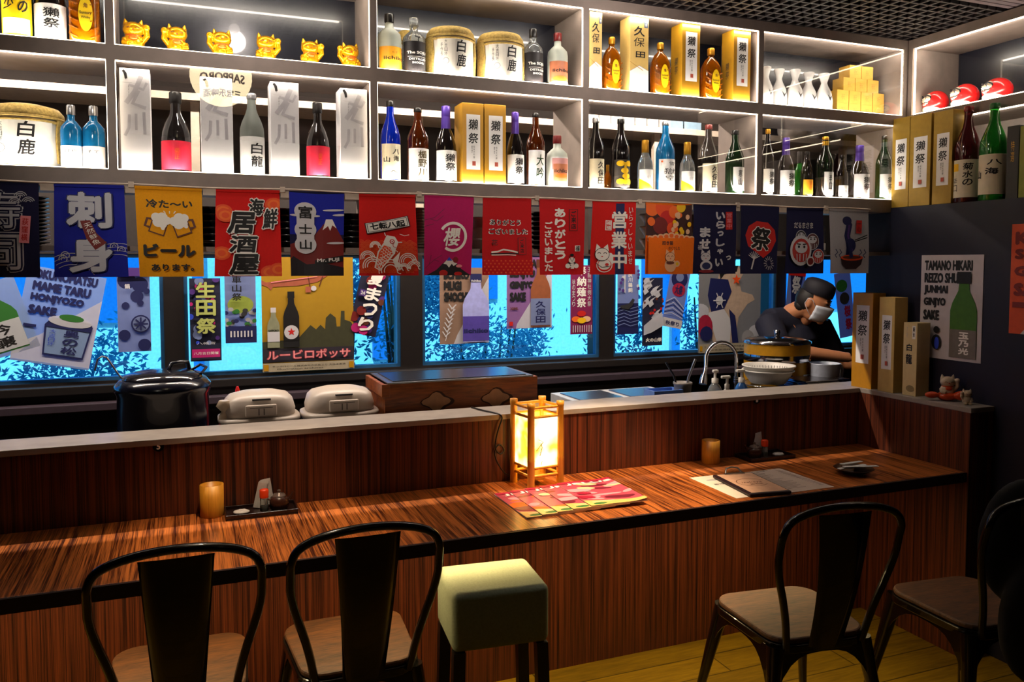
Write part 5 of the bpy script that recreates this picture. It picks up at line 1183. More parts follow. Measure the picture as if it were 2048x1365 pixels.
# dish with wrapped chopsticks
ds = tag(MB().lathe([(.03, 0), (.035, .004), (.06, .016), (.075, .024), (.073, .025), (.055, .016), (0, .008)], mat('dish_dark', '#1c1010', .3), seg=36).out('dish', None, (2.4, 2.41, ZC+.0003)), 'dark round dish holding paper-wrapped picks near the right end of the counter', 'dish')
for k, (a, dx, dy) in enumerate(((.1, -.008, 0), (-.15, .012, -.022), (.3, .01, .022))):
    c = MB().obox((0, 0, 0), (.15, .018, .003), Matrix.Rotation(a, 3, 'Z') @ Matrix.Rotation(.04*k, 3, 'Y'), m_tis); tag(c.out('wrapped_chopsticks', None, (2.4+dx, 2.41+dy, ZC+.029+k*.0045), bevel=.001), 'white paper chopstick wrapper across the dark dish, %s' % ('lowest of three', 'middle of three', 'topmost of three')[k], 'wrapper')

# cartons and figures on the end partition
def pcarton(u0, u1, vt, z1, y1, y0, x, mt, label, fn):
    H = z1-ZL; t = thing('gift_carton', label, 'box', (x, y0, ZL)); w = y1-y0; MB().box(0, 0, 0, .075, w, H, mt).out('carton', t, bevel=.0012)
    A = Art(w, H); fn(A); MB().art(A, flat((0, w, 0), (0, -1, 0), (0, 0, 1), (-1, 0, 0))).out('printing', t)
pcarton(0, 0, 0, 1.437, 2.886, 2.768, 2.846, mat('carton_deep_gold', '#b88014', .42, .2, noise=.06), 'gold carton with white label strip on the end partition, farthest of three', lambda A: dassai_art(A, .26, .87))
pcarton(0, 0, 0, 1.422, 2.735, 2.65, 2.85, x_tan, 'tan carton with white label strip on the end partition, middle of three', lambda A: dassai_art(A, .24, .81))
def hak3(A): A.text('白', .45, .66, .4, .1, BLK, .03); A.text('龍', .45, .5, .46, .14, BLK, .03); A.rect(.66, .78, .9, .96, WHT); A.vtext('純米', .78, .95, .8, .14, BLK, .03); A.ell(.6, .1, .3, .2, mat('ink_ochre2', '#8a7850', .6)); A.vtext('大吟', .3, .96, .78, .08, GRY)
pcarton(0, 0, 0, 1.318, 2.612, 2.542, 2.862, mat('carton_pale_straw', '#d0b884', .55, noise=.06), 'short pale carton with two bold black characters on the end partition, nearest of three', hak3)
m_cerw = mat('ceramic_cream', '#b8a48c', .3, noise=.15); m_cerr = mat('ceramic_orange_red', '#b83c14', .3, noise=.1)
fg = cat('cat_figurine', 'cream cat figurine on an orange-red cushion on the end partition', (2.9, 2.42, ZL+.012), .085, m_cerw, 1, m_cerr, BLK, rot=-.6)
c = MB().ell((0, 0, .0), (.04, .035, .02), m_cerr).ell((-.06, -.01, .004), (.028, .016, .014), m_cerr).ell((.045, -.025, .006), (.026, .02, .02), m_cerr); c.out('cushion', fg, loc=(0, 0, .008), remesh=.004, smooth=2)
cat('cat_figurine', 'tiny pale cat figurine at the near end of the end partition', (2.895, 2.325, ZL), .055, m_cerw, -1, None, BLK, rot=-.5)

# ================================================================ kitchen equipment behind the ledge
m_blk = mat('enamel_black', '#0c0e1c', .22, coat=.4, noise=.05)
KZ = .9
r = .165; t = thing('soup_warmer', 'large black lidded soup warmer pot behind the left part of the ledge', 'pot', (-.085, 3.25, KZ))
MB().lathe([(r*.99, 0), (r*1.02, .01), (r*.96, .03), (r*.95, .19), (r*1.0, .205), (r*1.0, .225), (r*.9, .245), (r*.8, .25)], m_blk, seg=48).out('pot_body', t)
MB().lathe([(r*.84, .25), (r*.8, .262), (r*.5, .275), (0, .28)], mat('lid_black', '#14141c', .15, coat=.5), seg=48).out('lid', t)
lidp = t.children[-1]
MB().tube([(.02, -.02, .277), (.03, -.02, .3), (.06, 0, .303), (.085, .02, .3), (.09, .02, .272)], .008, m_blk).out('lid_handle', lidp)
MB().tube([(-.13, 0, .24), (-.15, 0, .27), (-.185, 0, .33), (-.2, 0, .335), (-.215, 0, .325), (-.225, 0, .285)], .003, m_steel, 8).out('ladle_hook', t)
MB().tube([(.09, .05, .262), (.13, .05, .285), (.15, 0, .28), (.13, -.05, .262)], .005, m_blk, 8).out('side_handle', t)
m_rice = mat('rice_cooker_beige', '#b8aca0', .35, noise=.05)
for cx, lb in ((.245, 'left'), (.545, 'right')):
    t = thing('rice_container', 'pale grey insulated rice container with latch, %s one of two behind the ledge' % lb, 'container', (cx, 3.17, KZ)); vs = []
    def ringed(c, prof, mt, n=40):
        vs = []; fs = []
        for a, b, z in prof:
            for k in range(n):
                an = 2*PI*k/n; q = squircle(1, 3.4)(an); vs.append((q*math.cos(an)*a, q*math.sin(an)*b, z))
        for i in range(len(prof)-1):
            for k in range(n):
                p0 = i*n+k; p1 = i*n+(k+1) % n; fs.append((p0, p1, p1+n, p0+n))
        fs.append(list(reversed(range(n)))); fs.append([len(vs)-n+k for k in range(n)]); return c.add(vs, fs, mt, True)
    ringed(MB(), [(.11, .09, 0), (.125, .1, .02), (.13, .105, .08)], m_rice).out('lower_body', t)
    ringed(MB(), [(.142, .112, .08), (.148, .118, .09), (.146, .116, .102), (.13, .1, .106)], m_rice).out('rim', t)
    ringed(MB(), [(.128, .1, .107), (.13, .102, .13), (.12, .095, .165), (.105, .085, .18), (.06, .05, .192), (.02, .02, .195)], m_rice).out('lid', t)
    MB().box(-.055, -.113, .112, .055, -.098, .155, m_rice).out('latch', t, bevel=.005); c = MB()
    for x in (-.01, .008): c.box(x, -.1145, .118, x+.003, -.1125, .142, DGY)
    c.box(-.04, -.1135, .144, .04, -.1125, .146, DGY); c.box(-.03, -.098, .17, .035, -.09, .175, DGY); c.out('latch_slots', [q_ for q_ in t.children if q_.name.startswith('latch')][0])
p = atY(477, 790, 3.3); t = thing('squeeze_bottle', 'red squeeze bottle with pointed tip behind the left rice container', 'bottle', (p.x, 3.36, KZ)); m_sq = mat('squeeze_red', '#d01c10', .35)
MB().lathe([(.028, 0), (.028, .1), (.024, .125)], m_sq).out('bottle_body', t); MB().lathe([(.026, .126), (.026, .14), (.01, .148), (.009, .17), (.004, .185)], m_sq).out('nozzle', t)
t = thing('sauce_jar', 'small pale-capped red jar between the soup pot and the left rice container', 'jar', (.122, 3.12, KZ)); MB().lathe([(.02, 0), (.022, .08), (.018, .1)], m_sq).out('jar_body', t); MB().lathe([(.02, .1), (.02, .115), (.012, .13), (.03, .15), (.02, .17)], m_cerw).out('jar_top', t)

# simmering box: wooden tub with metal tray
m_box = wood('stained_box_wood', '#4a1c06', '#a05418', 'X', 1.4, .4, 9, contrast=1.2)
t = thing('oden_cooker', 'long stained wooden cooker box with gourd-shaped cutouts and a steel tray on top', 'cooker', (.70, 3.06, KZ)); W, D, Hh = .64, .3, .205
c = MB(); th = .02
c.box(0, D-th, 0, W, D, Hh, m_box); c.box(0, th, 0, th, D-th, Hh, m_box); c.box(W-th, th, 0, W, D-th, Hh, m_box); c.box(-.012, -.004, Hh-.05, th, D, Hh, m_box); c.out('box_sides', t, bevel=.002)
# front board with two shaped openings
def gourd(cx, cz, s):
    P = []
    for k in range(24):
        a = 2*PI*k/24; q = 1+.18*math.cos(4*a); P.append((cx+s*1.15*q*math.cos(a), cz+s*.72*q*math.sin(a)))
    return P
c = MB(); c.box(0, 0, 0, W, th, Hh, m_box); c.out('front_board', t, bevel=.002)
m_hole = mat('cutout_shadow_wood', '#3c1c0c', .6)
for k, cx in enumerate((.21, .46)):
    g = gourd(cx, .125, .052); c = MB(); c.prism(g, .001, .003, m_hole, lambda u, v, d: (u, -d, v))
    g2 = gourd(cx-.006, .127, .044); c.prism(g2, .003, .005, m_cerw if 0 else mat('cutout_pad', '#a87c58', .5), lambda u, v, d: (u, -d, v)); c.out('gourd_cutout', t)
c = MB(); c.box(.01, -.004, Hh, W-.02, D+.004, Hh+.006, m_steel); c.out('steel_rim', t, bevel=.002)
MB().box(.035, .015, Hh+.0062, W-.045, D-.015, Hh+.009, mat('tray_lid_dark', '#5a5a62', .25, .9)).out('tray_lid', t, bevel=.002)

# sink side
m_wht = mat('plastic_white', '#c8c4bc', .4, noise=.05); m_tr = mat('white_worktop', '#b4b4b4', .4)
t = thing('cold_tray_unit', 'white prep unit with two lidded steel pans behind the ledge', 'prep unit', (1.6, 3.2, KZ)); MB().box(0, 0, 0, .55, .3, .055, m_tr).out('casing', t, bevel=.003)
for x in (.03, .29): MB().box(x, .04, .0552, x+.22, .26, .06, m_steel).out('pan', t, bevel=.004)
def at_k(u, v, y): return atY(u, v, y)
x = at_k(1308, 780, 3.2).x; t = thing('food_box', 'translucent blue plastic food box beside the utensil cup', 'container', (x, 3.12, KZ)); m_bl = mat('plastic_blue', '#6a90d8', .3, trans=.2)
c = MB(); w, d, h = .075, .045, .105
c.box(-w, -d, 0, w, d, .08, m_bl)
for a in ((-w, -d, w, -d+.006), (-w, d-.006, w, d), (-w, -d+.006, -w+.006, d-.006), (w-.006, -d+.006, w, d-.006)): c.box(a[0], a[1], .08, a[2], a[3], h, m_bl)
c.out('box_body', t)
x = at_k(1358, 770, 3.15).x; t = thing('utensil_cup', 'grey cup holding utensils beside the blue food box', 'cup', (x, 3.12, KZ)); MB().lathe([(.032, 0), (.04, .12), (.043, .122), (.043, .132), (.036, .132), (.03, .02), (0, .02)], mat('cup_grey', '#7c746c', .5, noise=.3)).out('cup_body', t)
tag(MB().tube([(x, 3.12, KZ+.025), (x-.035, 3.14, KZ+.16), (x-.065, 3.16, KZ+.22)], .005, m_blk, 8).out('spatula'), 'dark handled utensil leaning left in the grey cup', 'utensil')
tag(MB().tube([(x+.008, 3.12, KZ+.025), (x+.03, 3.12, KZ+.15), (x+.06, 3.11, KZ+.235)], .006, m_steel, 8).out('tongs'), 'steel handled utensil leaning right in the grey cup', 'utensil')
a = at_k(1472, 740, 3.3); t = thing('faucet', 'chrome flexible arched kitchen faucet behind the ledge', 'faucet', (a.x, 3.3, KZ)); m_chr = mat('chrome', '#b8b8bc', .12, 1, noise=0)
pts = [(0, 0, 0), (0, 0, .2)]+[(-.09+.09*math.cos(k*PI/12), 0, .2+.085*math.sin(k*PI/12)) for k in range(1, 12)]+[(-.185, -.01, .17), (-.2, -.02, .13)]
MB().tube(pts, .0095, m_chr, 12).out('spout', t); c = MB()
for k in range(3): c.lathe([(.012, 0), (.013, .004), (.012, .008)], m_chr, (0, 0, .08+k*.012), 14)
MB().tube([(-.2, -.02, .135), (-.207, -.024, .115), (-.215, -.03, .09)], [.013, .018, .02], m_chr, 14).out('spray_head', t); c.out('collar', t)
for u, h, cap_, nm, lb, mt_ in ((1422, .13, 'white', 0, 'clear soap pump bottle with greenish collar, left of three', g_clear), (1446, .1, '', 1, 'white soap pump between the clear and blue pump bottles', m_wht), (1475, .125, '', 2, 'blue soap pump bottle, right of three', mat('soap_blue', '#3c78c8', .15, trans=.5, noise=0))):
    x = at_k(u, 770, 3.1).x; t = thing('soap_pump', lb, 'soap pump', (x, 3.07, KZ)); rr_ = (.036, .026, .034)[nm]; s0 = h
    MB().lathe([(rr_*.9, 0), (rr_, .01), (rr_, s0*.65), (rr_*.7, s0*.85), (rr_*.35, s0*.98)], mt_).out('bottle_body', t)
    MB().lathe([(rr_*.42, s0*.98), (rr_*.42, s0+.018), (.006, s0+.02), (.006, s0+.045)], m_wht).out('collar', t); MB().box(-.03 if nm else -.012, -.009, s0+.045, .014, .009, s0+.057, m_wht).out('pump_head', [q_ for q_ in t.children if q_.name.startswith('collar')][0], bevel=.003)
bx = at_k(1540, 765, 3.15).x
for k in range(4):
    t = thing('serving_plate', 'dark glossy plate in the stack under the white colander, %s from the bottom' % words[k], 'plate', (bx, 3.16, KZ+.045+k*.0125), 0, 'plates under the colander')
    MB().lathe([(.07, 0), (.13, .008), (.135, .012), (.125, .011), (0, .006)], m_plate, seg=40).out('dish', t); MB().tube([(.135*math.cos(a*PI/20), .135*math.sin(a*PI/20), .011) for a in range(40)], .0016, m_chr, 5, True).out('rim', t)
tag(MB().lathe([(.1, 0), (.1, .0445)], m_steel).out('plate_stand', None, (bx, 3.16, KZ)), 'steel ring stand under the plate stack', 'stand')
for k, q in enumerate((0, .022)):
    t = thing('colander', 'white plastic colander, %s of the nested pair' % ('lower', 'upper')[k], 'colander', (bx-.005+k*.004, 3.16, KZ+.0965+q)); rr_ = .115+.003*k
    MB().lathe([(rr_*.7, 0), (rr_*.9, .03), (rr_, .055), (rr_*1.06, .058), (rr_*1.06, .064), (rr_*.97, .062), (rr_*.86, .032), (rr_*.66, .005), (0, .004)], m_wht, seg=48).out('bowl', t); c = MB()
    for j in range(24): a = j*PI/24+.0; c.box(rr_*.9*math.cos(a)-.001, rr_*.9*math.sin(a)-.004, .03, rr_*.9*math.cos(a)+.001, rr_*.9*math.sin(a)-.0015, .05, GRY)
    c.out('slots', t)
a = at_k(1559, 700, 3.38); t = thing('steam_pot', 'gold-coloured cylindrical pot with chrome bands and lid behind the colander', 'pot', (a.x, 3.4, KZ)); m_gp = mat('pot_gold', '#c08a14', .35, .3, noise=.1); r = .165
MB().lathe([(r, 0), (r, .26)], m_gp, seg=48).out('pot_body', t); MB().lathe([(r*1.01, .17), (r*1.015, .175), (r*1.015, .2), (r*1.01, .205)], m_chr, seg=48).out('band', t); MB().lathe([(r*1.03, .26), (r*1.03, .272), (r*.9, .283), (r*.3, .295), (0, .296)], m_chr, seg=48).out('lid', t); MB().lathe([(.012, .295), (.014, .3), (.018, .325), (0, .328)], m_chr, seg=20).out('knob', [q_ for q_ in t.children if q_.name.startswith('lid')][0])
a = at_k(1650, 730, 3.2); t = thing('measuring_jug', 'white plastic measuring jug with handle in front of the cook', 'jug', (a.x, 3.2, KZ)); MB().lathe([(.062, 0), (.068, .02), (.072, .165), (.075, .17), (.069, .168), (.064, .02), (0, .015)], mat('jug_white', '#c4ccdc', .35), seg=36).out('jug_body', t); MB().tube([(.07, 0, .155), (.1, 0, .155), (.112, 0, .13), (.105, 0, .08), (.085, 0, .045), (.066, 0, .04)], .009, m_wht, 8).out('handle', t)
for k in range(4):
    t = thing('oven_tray', 'thin black rectangular tray in the pile right of the colander, %s from the bottom' % words[k], 'tray', (2.74-.006*k, 3.03+.004*k, KZ+.075+k*.009), 0, 'black trays right of the colander')
    MB().box(0, 0, 0, .27, .2, .004, m_plate).out('tray_body', t, bevel=.001); c = MB()
    for q_ in ((0, 0, .27, .003), (0, .197, .27, .2), (0, .003, .003, .197), (.267, .003, .27, .197)): c.box(q_[0], q_[1], .004, q_[2], q_[3], .008, m_chr)
    c.out('rim', t)
tag(MB().box(0, 0, 0, .26, .19, .0745, m_steel).out('tray_block', None, (2.745, 3.035, KZ)), 'steel block carrying the pile of black trays', 'stand')

# ================================================================ the cook
def cook():
    fx, fy = 3.29, 3.72
    t = thing('person', 'person in black cap, white face mask and black v-neck shirt bending over the kitchen counter', 'person', (fx, fy, 0), 0)
    skin = mat('skin', '#c08058', .5, noise=.05); hairm = mat('hair_black', '#120c0a', .6); shirt = mat('shirt_black', '#0e1024', .8, bump=.3, nscale=25); trous = mat('trousers_black', '#14141a', .8)
    hc = atY(1628, 602, fy-.09)-Vector((fx, fy, 0)); hc = Vector(hc)
    fd = Vector((.52, -.76, -.36)).normalized(); side = fd.cross(Vector((0, 0, 1))).normalized(); up = side.cross(fd).normalized()
    Rh = Matrix((side, fd, up)).transposed()      # local x=side, y=face, z=up
    def hp(x, y, z): return hc+Rh @ Vector((x, y, z))
    b = MB()
    # head
    b.ell(hc, (.072, .09, .1), skin, 24, 16, Rh); b.ell(hp(0, .02, -.06), (.052, .062, .055), skin, 20, 12, Rh); b.ell(hp(0, .075, -.095), (.022, .02, .02), skin, 12, 8, Rh)
    b.tube([hp(0, .078, .01), hp(0, .1, -.022)], [.008, .014], skin, 8)
    for q in (-1, 1):
        b.ell(hp(q*.074, -.008, -.012), (.01, .02, .032), skin, 12, 10, Rh); b.ell(hp(q*.03, .073, .02), (.02, .016, .008), skin, 10, 6, Rh)
    nk = Vector((-.06, .02, 1.3)); ch = Vector((-.05, .06, 1.22))
    b.tube([hp(0, -.03, -.05), nk+Vector((0, 0, -.01)), ch+Vector((0, .0, .03))], [.052, .052, .06], skin, 16)
    # torso, pelvis, legs
    b.tube([(-.01, .1, .9), (-.02, .1, 1.05), (-.03, .085, 1.18), (-.03, .06, 1.27)], [.13, .125, .115, .06], skin, 20, flat=.75)
    shl = Vector((-.2, .05, 1.235)); shr = Vector((.16, .05, 1.215))
    b.tube([shl, ch, shr], [.05, .062, .05], skin, 14)
    b.ell((0, .11, .9), (.16, .12, .13), skin)
    for q in (-1, 1): b.tube([(q*.085, .11, .88), (q*.09, .09, .5), (q*.09, .12, .08)], [.085, .06, .042], skin, 14); b.ell((q*.09, .06, .035), (.045, .12, .034), skin)
    # arms: upper arm down, forearm toward the jug on the right
    e1 = atY(1560, 700, fy-.12)-Vector((fx, fy, 0)); e1 = Vector(e1); w1 = Vector(atY(1700, 716, fy-.3)-Vector((fx, fy, 0)))
    e2 = Vector((.27, .0, .99)); w2 = Vector((.3, -.2, 1.0))
    arms = ((shl, e1, w1), (shr, e2, w2))
    for s_, e_, w_ in arms: b.tube([s_, s_.lerp(e_, .5), e_, e_.lerp(w_, .35), w_], [.056, .05, .042, .04, .027], skin, 14)
    for n_, (s_, e_, w_) in enumerate(arms):
        d = (w_-e_).normalized(); d = (d+Vector((0, -.1, -.25))).normalized(); sd = d.cross(Vector((0, 0, 1))).normalized(); nn = sd.cross(d)
        b.ell(w_+d*.045, (.04, .05, .018), skin, 16, 10, Matrix((sd, d, nn)).transposed())
        for k in range(4):
            q = (k-1.5)*.02; p0 = w_+d*.08+sd*q; L = (.06, .072, .068, .052)[k]; b.tube([p0, p0+d*L*.5, p0+d*L*.8-nn*.015, p0+d*L*.9-nn*.03], [.0095, .009, .0085, .007], skin, 8)
        p0 = w_+d*.02+sd*(.035 if n_ else -.035); b.tube([p0, p0+d*.03+sd*(.02 if n_ else -.02), p0+d*.055-nn*.012+sd*(.018 if n_ else -.018)], [.012, .011, .008], skin, 8)
    b.out('body', t, remesh=.007, smooth=2)
    # shirt
    s = MB(); s.tube([(-.01, .1, .86), (-.02, .1, 1.05), (-.03, .085, 1.17), (-.03, .065, 1.245)], [.155, .165, .185, .13], shirt, 22, flat=.82)
    s.tube([shl, ch+Vector((-.03, 0, -.005)), shr], [.082, .105, .082], shirt, 16)
    for s_, e_, w_ in arms: s.tube([s_, s_.lerp(e_, .45), s_.lerp(e_, .82)], [.078, .075, .07], shirt, 16)
    s.out('shirt', t, remesh=.009, smooth=2)
    # skin shown by the V-neck and the neckline hem
    v = MB(); v.prism([(-.045, .0), (0, -.07), (.04, .0), (.02, .04), (-.03, .04)], 0, .012, skin, lambda a, c_, d_: (nk.x+.0+a, -.05-d_+(c_+.07)*.35, 1.235+c_)); v.ell((-.005, -.04, 1.262), (.036, .03, .045), skin, 16, 10); v.out('neckline_skin', t)
    p = MB(); p.ell((0, .11, .88), (.18, .135, .12), trous)
    for q in (-1, 1): p.tube([(q*.085, .11, .86), (q*.09, .09, .5), (q*.09, .12, .07)], [.105, .08, .065], trous, 16)
    p.out('trousers', t, remesh=.012, smooth=2)
    # hair and cap
    h = MB(); h.ell(hp(0, -.022, .0), (.078, .082, .085), hairm, 24, 14, Rh); h.ell(hp(0, -.05, -.05), (.06, .045, .045), hairm, 16, 10, Rh); h.out('hair', t)
    m_cap = mat('cap_cloth_black', '#16141e', .7, bump=.3)
    prof = [(1.0, .042), (1.04, .046), (1.04, .08), (.96, .108), (.7, .122), (.4, .127), (0, .128)]
    k = MB(); k.lathe([(r_*.074, z_) for r_, z_ in prof], m_cap, hc, 32, R=Rh, sx=1.0, sy=1.16); k.out('cap', t)
    # eyes, brows
    f = MB()
    for q in (-1, 1):
        f.tube([hp(q*.018, .084, .028), hp(q*.03, .084, .032), hp(q*.046, .076, .028)], .003, hairm, 6); f.tube([hp(q*.02, .088, .008), hp(q*.032, .087, .006), hp(q*.046, .078, .009)], .0026, BLK, 6)
    f.out('eyes_and_brows', t)
    # mask
    m_mask = mat('mask_white', '#ccd2dc', .7, noise=.03); vs = []; fs = []; n = 17; rows = 9
    for i in range(rows):
        z = -.012-.088*i/(rows-1)
        for j in range(n):
            a = (j/(n-1)-.5)*2.5; rx = .074+.004*math.sin(i*2.2); ry = .1+.018*math.exp(-(a*2.2)**2)*(1-i/rows*.3)-.03*(i/(rows-1))**2; vs.append(hp(rx*math.sin(a), ry*math.cos(a)*.98+.004, z+.01*math.cos(a)*(1 if i == 0 else 0)))
    for i in range(rows-1):
        for j in range(n-1): a = i*n+j; fs.append((a, a+1, a+n+1, a+n))
    mk = MB().add(vs, fs, m_mask, True)
    for q in (-1, 1): mk.tube([hp(q*.07, .035, -.02), hp(q*.078, .01, .01), hp(q*.082, -.018, .012), hp(q*.083, -.024, -.02), hp(q*.076, 0, -.05), hp(q*.066, .03, -.08)], .0016, m_mask, 6)
    o = mk.out('mask', t); so = o.modifiers.new('s', 'SOLIDIFY'); so.thickness = .003
cook()

# ================================================================ chairs and stool
m_met = mat('chair_black_metal', '#0c0a0a', .22, .4, coat=.5, noise=.05); m_seat = wood('seat_elm', '#2a160a', '#5c3616', 'X', 3, .65, 6, contrast=1.3)
def sq_pts(w, d, r, n=6, wf=None):
    P = []; wf = wf or w
    for cx, cy, a0, ww in ((1, -1, -PI/2, w), (1, 1, 0, wf), (-1, 1, PI/2, wf), (-1, -1, PI, w)):
        for k in range(n+1):
            a = a0+PI/2*k/n; P.append((cx*(ww/2-r)+r*math.cos(a), cy*(d/2-r)+r*math.sin(a)))
    return P
def chair(x, y, rot, label, seatm=m_seat, hw=.2, ztop=.87, dark=False):
    t = thing('metal_chair', label, 'chair', (x, y, 0), rot); W, D, ZS = .36, .36, .45
    MB().prism(sq_pts(W*.92, D, .07, wf=W), ZS-.018, ZS, seatm, lambda u, v, d: (u, v, d)).out('seat', t, bevel=.006)
    c = MB(); P = sq_pts(W*.95, D*1.03, .075, wf=W*1.03); c.prism(P, ZS-.045, ZS-.019, m_met, lambda u, v, d: (u, v, d)); c.out('seat_frame', t, bevel=.004)
    for sx in (-1, 1):
        for sy in (-1, 1):
            a = Vector((sx*W*.42, sy*D*.43, ZS-.03)); e = Vector((sx*(W*.5+.04), sy*(D*.5+.05), 0)); m_ = a.lerp(e, .25)
            MB().tube([a, m_, a.lerp(e, .6), e+Vector((0, 0, .002))], [.034, .027, .02, .015], m_met, 10, flat=.7).out('leg', t)
    # curved aprons between the legs
    for sgn, ax in ((-1, 0), (1, 0), (-1, 1), (1, 1)):
        L = W if ax == 0 else D; pts = []
        for k in range(13):
            q = -1+2*k/12; z = ZS-.052-.11*abs(q)**3.2; pts.append((q*L*.46, z))
        poly_ = [(a, b) for a, b in pts]+[(L*.44, ZS-.03), (-L*.44, ZS-.03)]
        if ax == 0: f_ = lambda u, v, d, s_=sgn: (u, s_*(D*.47+(ZS-v)*.1)+d, v)
        else: f_ = lambda u, v, d, s_=sgn: (s_*(W*.46+(ZS-v)*.1)+d, u, v)
        MB().prism(poly_, -.0015, .0015, m_met, f_).out('apron', t)
    # hoop back
    yb = -D/2-.0; zb = ZS-.03; lean = .085; pts = []
    top = ztop; hw2 = hw
    path = [(-W*.36, zb, 0), (-W*.42, zb+.12, .3), (-hw2*1.0, zb+.27, .62), (-hw2*1.0, top-.1, .82)]
    for k in range(0, 9): a = PI-PI*k/8; path.append((hw2*math.cos(a)*1.0 if k not in (0, 8) else hw2*math.cos(a), top-.075+.075*math.sin(a)**.8 if 0 < k < 8 else top-.075, .93+.07*math.sin(a)))
    path += [(hw2*1.0, top-.1, .82), (hw2*1.0, zb+.27, .62), (W*.42, zb+.12, .3), (W*.36, zb, 0)]
    pts = [Vector((px, yb-lean*l, pz)) for px, pz, l in path]
    for _ in range(2):
        q = [pts[0]]
        for i in range(len(pts)-1): q += [pts[i].lerp(pts[i+1], .25), pts[i].lerp(pts[i+1], .75)]
        pts = q+[pts[-1]]
    MB().tube(pts, .0115, m_met, 12).out('back_hoop', t)
    vs = []; n = 12
    c = MB(); rows = []
    for k in range(n+1):
        f = k/n; z = zb-.01+(top-.012-zb)*f; hw_ = .058+.03*f**1.2; y_ = yb-lean*min(1, f*1.0)-.018*math.sin(f*PI); rows.append((hw_, y_, z))
    for d in (-.001, .001):
        for hw_, y_, z in rows:
            for j in range(5): q = -1+j*.5; vs.append((q*hw_, y_+d-.006*(1-q*q), z))
    fs = []; m5 = (n+1)*5
    for k in range(n):
        for j in range(4): a = k*5+j; fs.append((a, a+1, a+6, a+5)); fs.append((m5+a, m5+a+5, m5+a+6, m5+a+1))
    for k in range(n): fs.append((k*5, k*5+5, m5+k*5+5, m5+k*5)); fs.append((k*5+4, m5+k*5+4, m5+k*5+9, k*5+9))
    MB().add(vs, fs, m_met, True).out('back_splat', t)
    return t
chair(-.035, 2.385, 0, 'black metal chair with wooden seat, leftmost of the chairs at the bar')
chair(.435, 2.375, 0, 'black metal chair with wooden seat standing left of the green stool')
chair(1.785, 2.05, -.12, 'black metal chair with wooden seat right of the green stool')
chair(2.40, 1.9, -.1, 'black metal chair at the far right in the dark with a jacket over it')
jk = MB(); m_j = mat('jacket_black', '#07070a', .9, bump=.4)
R_ = Matrix.Rotation(-.3, 3, 'Z')
for p_, rd in (((-.02, -.24, .72), (.15, .05, .2)), ((.08, -.26, .62), (.16, .06, .22)), ((.1, -.25, .86), (.1, .05, .06)), ((0, -.3, .5), (.14, .05, .2))): jk.ell(R_ @ Vector(p_), rd, m_j, 20, 14, R_)
tag(jk.out('jacket', None, (2.44, 1.9, 0), remesh=.012, smooth=3), 'black jacket hung over the back of the rightmost chair', 'jacket')
m_green = mat('stool_fabric_sage', '#7c8672', .9, noise=.12, nscale=150, bump=.5); m_leg = mat('stool_leg_black', '#0e0a0a', .4)
st = thing('upholstered_stool', 'square stool with sage green upholstered seat and dark legs at the bar', 'stool', (.865, 2.33, 0), -.1)
c = MB(); W, D = .3, .25; 
c.box(-W/2, -D/2, .42, W/2, D/2, .6, m_green); o = c.out('seat_cushion', st, bevel=.022); o.modifiers['b'].segments = 5
for pol in o.data.polygons: pol.use_smooth = True
for sx in (-1, 1):
    for sy in (-1, 1): MB().prism([(-.018, -.018), (.018, -.018), (.018, .018), (-.018, .018)], 0, .42, m_leg, lambda u, v, d, a=sx, b=sy: (a*(W/2-.022+.012*(1-d/.42))+u, b*(D/2-.022+.012*(1-d/.42))+v, d)).out('leg', st)
for sx in (-1, 1): MB().box(sx*(W/2-.015)-.008, -D/2+.05, .12, sx*(W/2-.015)+.008, D/2-.05, .145, m_leg).out('stretcher', st)
MB().box(-W/2+.05, -D/2+.005, .2, W/2-.05, -D/2+.022, .225, m_leg).out('foot_rail', st)

# ================================================================ the lamps of the room and added fill lights
def light(kind, name, loc, energy, col, **k):
    d = bpy.data.lights.new(name, kind); d.energy = energy; d.color = col
    for a, b in k.items():
        if a not in ('rot', 'target'): setattr(d, a, b)
    o = bpy.data.objects.new(name, d); COL.objects.link(o); o.location = loc
    if 'target' in k: o.rotation_euler = (Vector(k['target'])-Vector(loc)).to_track_quat('-Z', 'Y').to_euler()
    elif 'rot' in k: o.rotation_euler = k['rot']
    return o
WARM = (1, .74, .42)
def downlight(i, x, y, z, tx, ty, tz, e, size=1.0, col=(1, .74, .46), label='', blend=.4):
    t = thing('ceiling_or_fill_spotlight', label, 'spotlight', (x, y, z)); m_sp = mat('spot_black', '#101010', .5)
    d = (Vector((tx, ty, tz))-Vector((x, y, z))).normalized(); R = d.to_track_quat('-Z', 'Y').to_matrix()
    MB().lathe([(.03, .02), (.032, .0), (.032, .08), (.0, .085)][::1], m_sp, R=R).out('housing', t)
    MB().tube([R @ Vector((0, 0, .08)), (0, 0, max(.1, 2.6-z))], .006, m_sp).out('stem', t)
    light('SPOT', 'spot_lamp', (x, y, z), e, col, spot_size=size, spot_blend=blend, shadow_soft_size=.028, target=(tx, ty, tz))
SPOTS = [(.25, 2.3, 2.5, .2, 2.5, .75, 70, 'left'), (1.35, 2.3, 2.5, 1.45, 2.56, .75, 210, 'middle'), (1.9, 1.5, 2.45, 1.9, 2.5, .7, 1.5, 'right')]
for i, (x, y, z, tx, ty, tz, e, s_) in enumerate(SPOTS): downlight(i, x, y, z, tx, ty, tz, e, .6, label='black ceiling spotlight above the %s part of the bar' % s_, blend=.7)
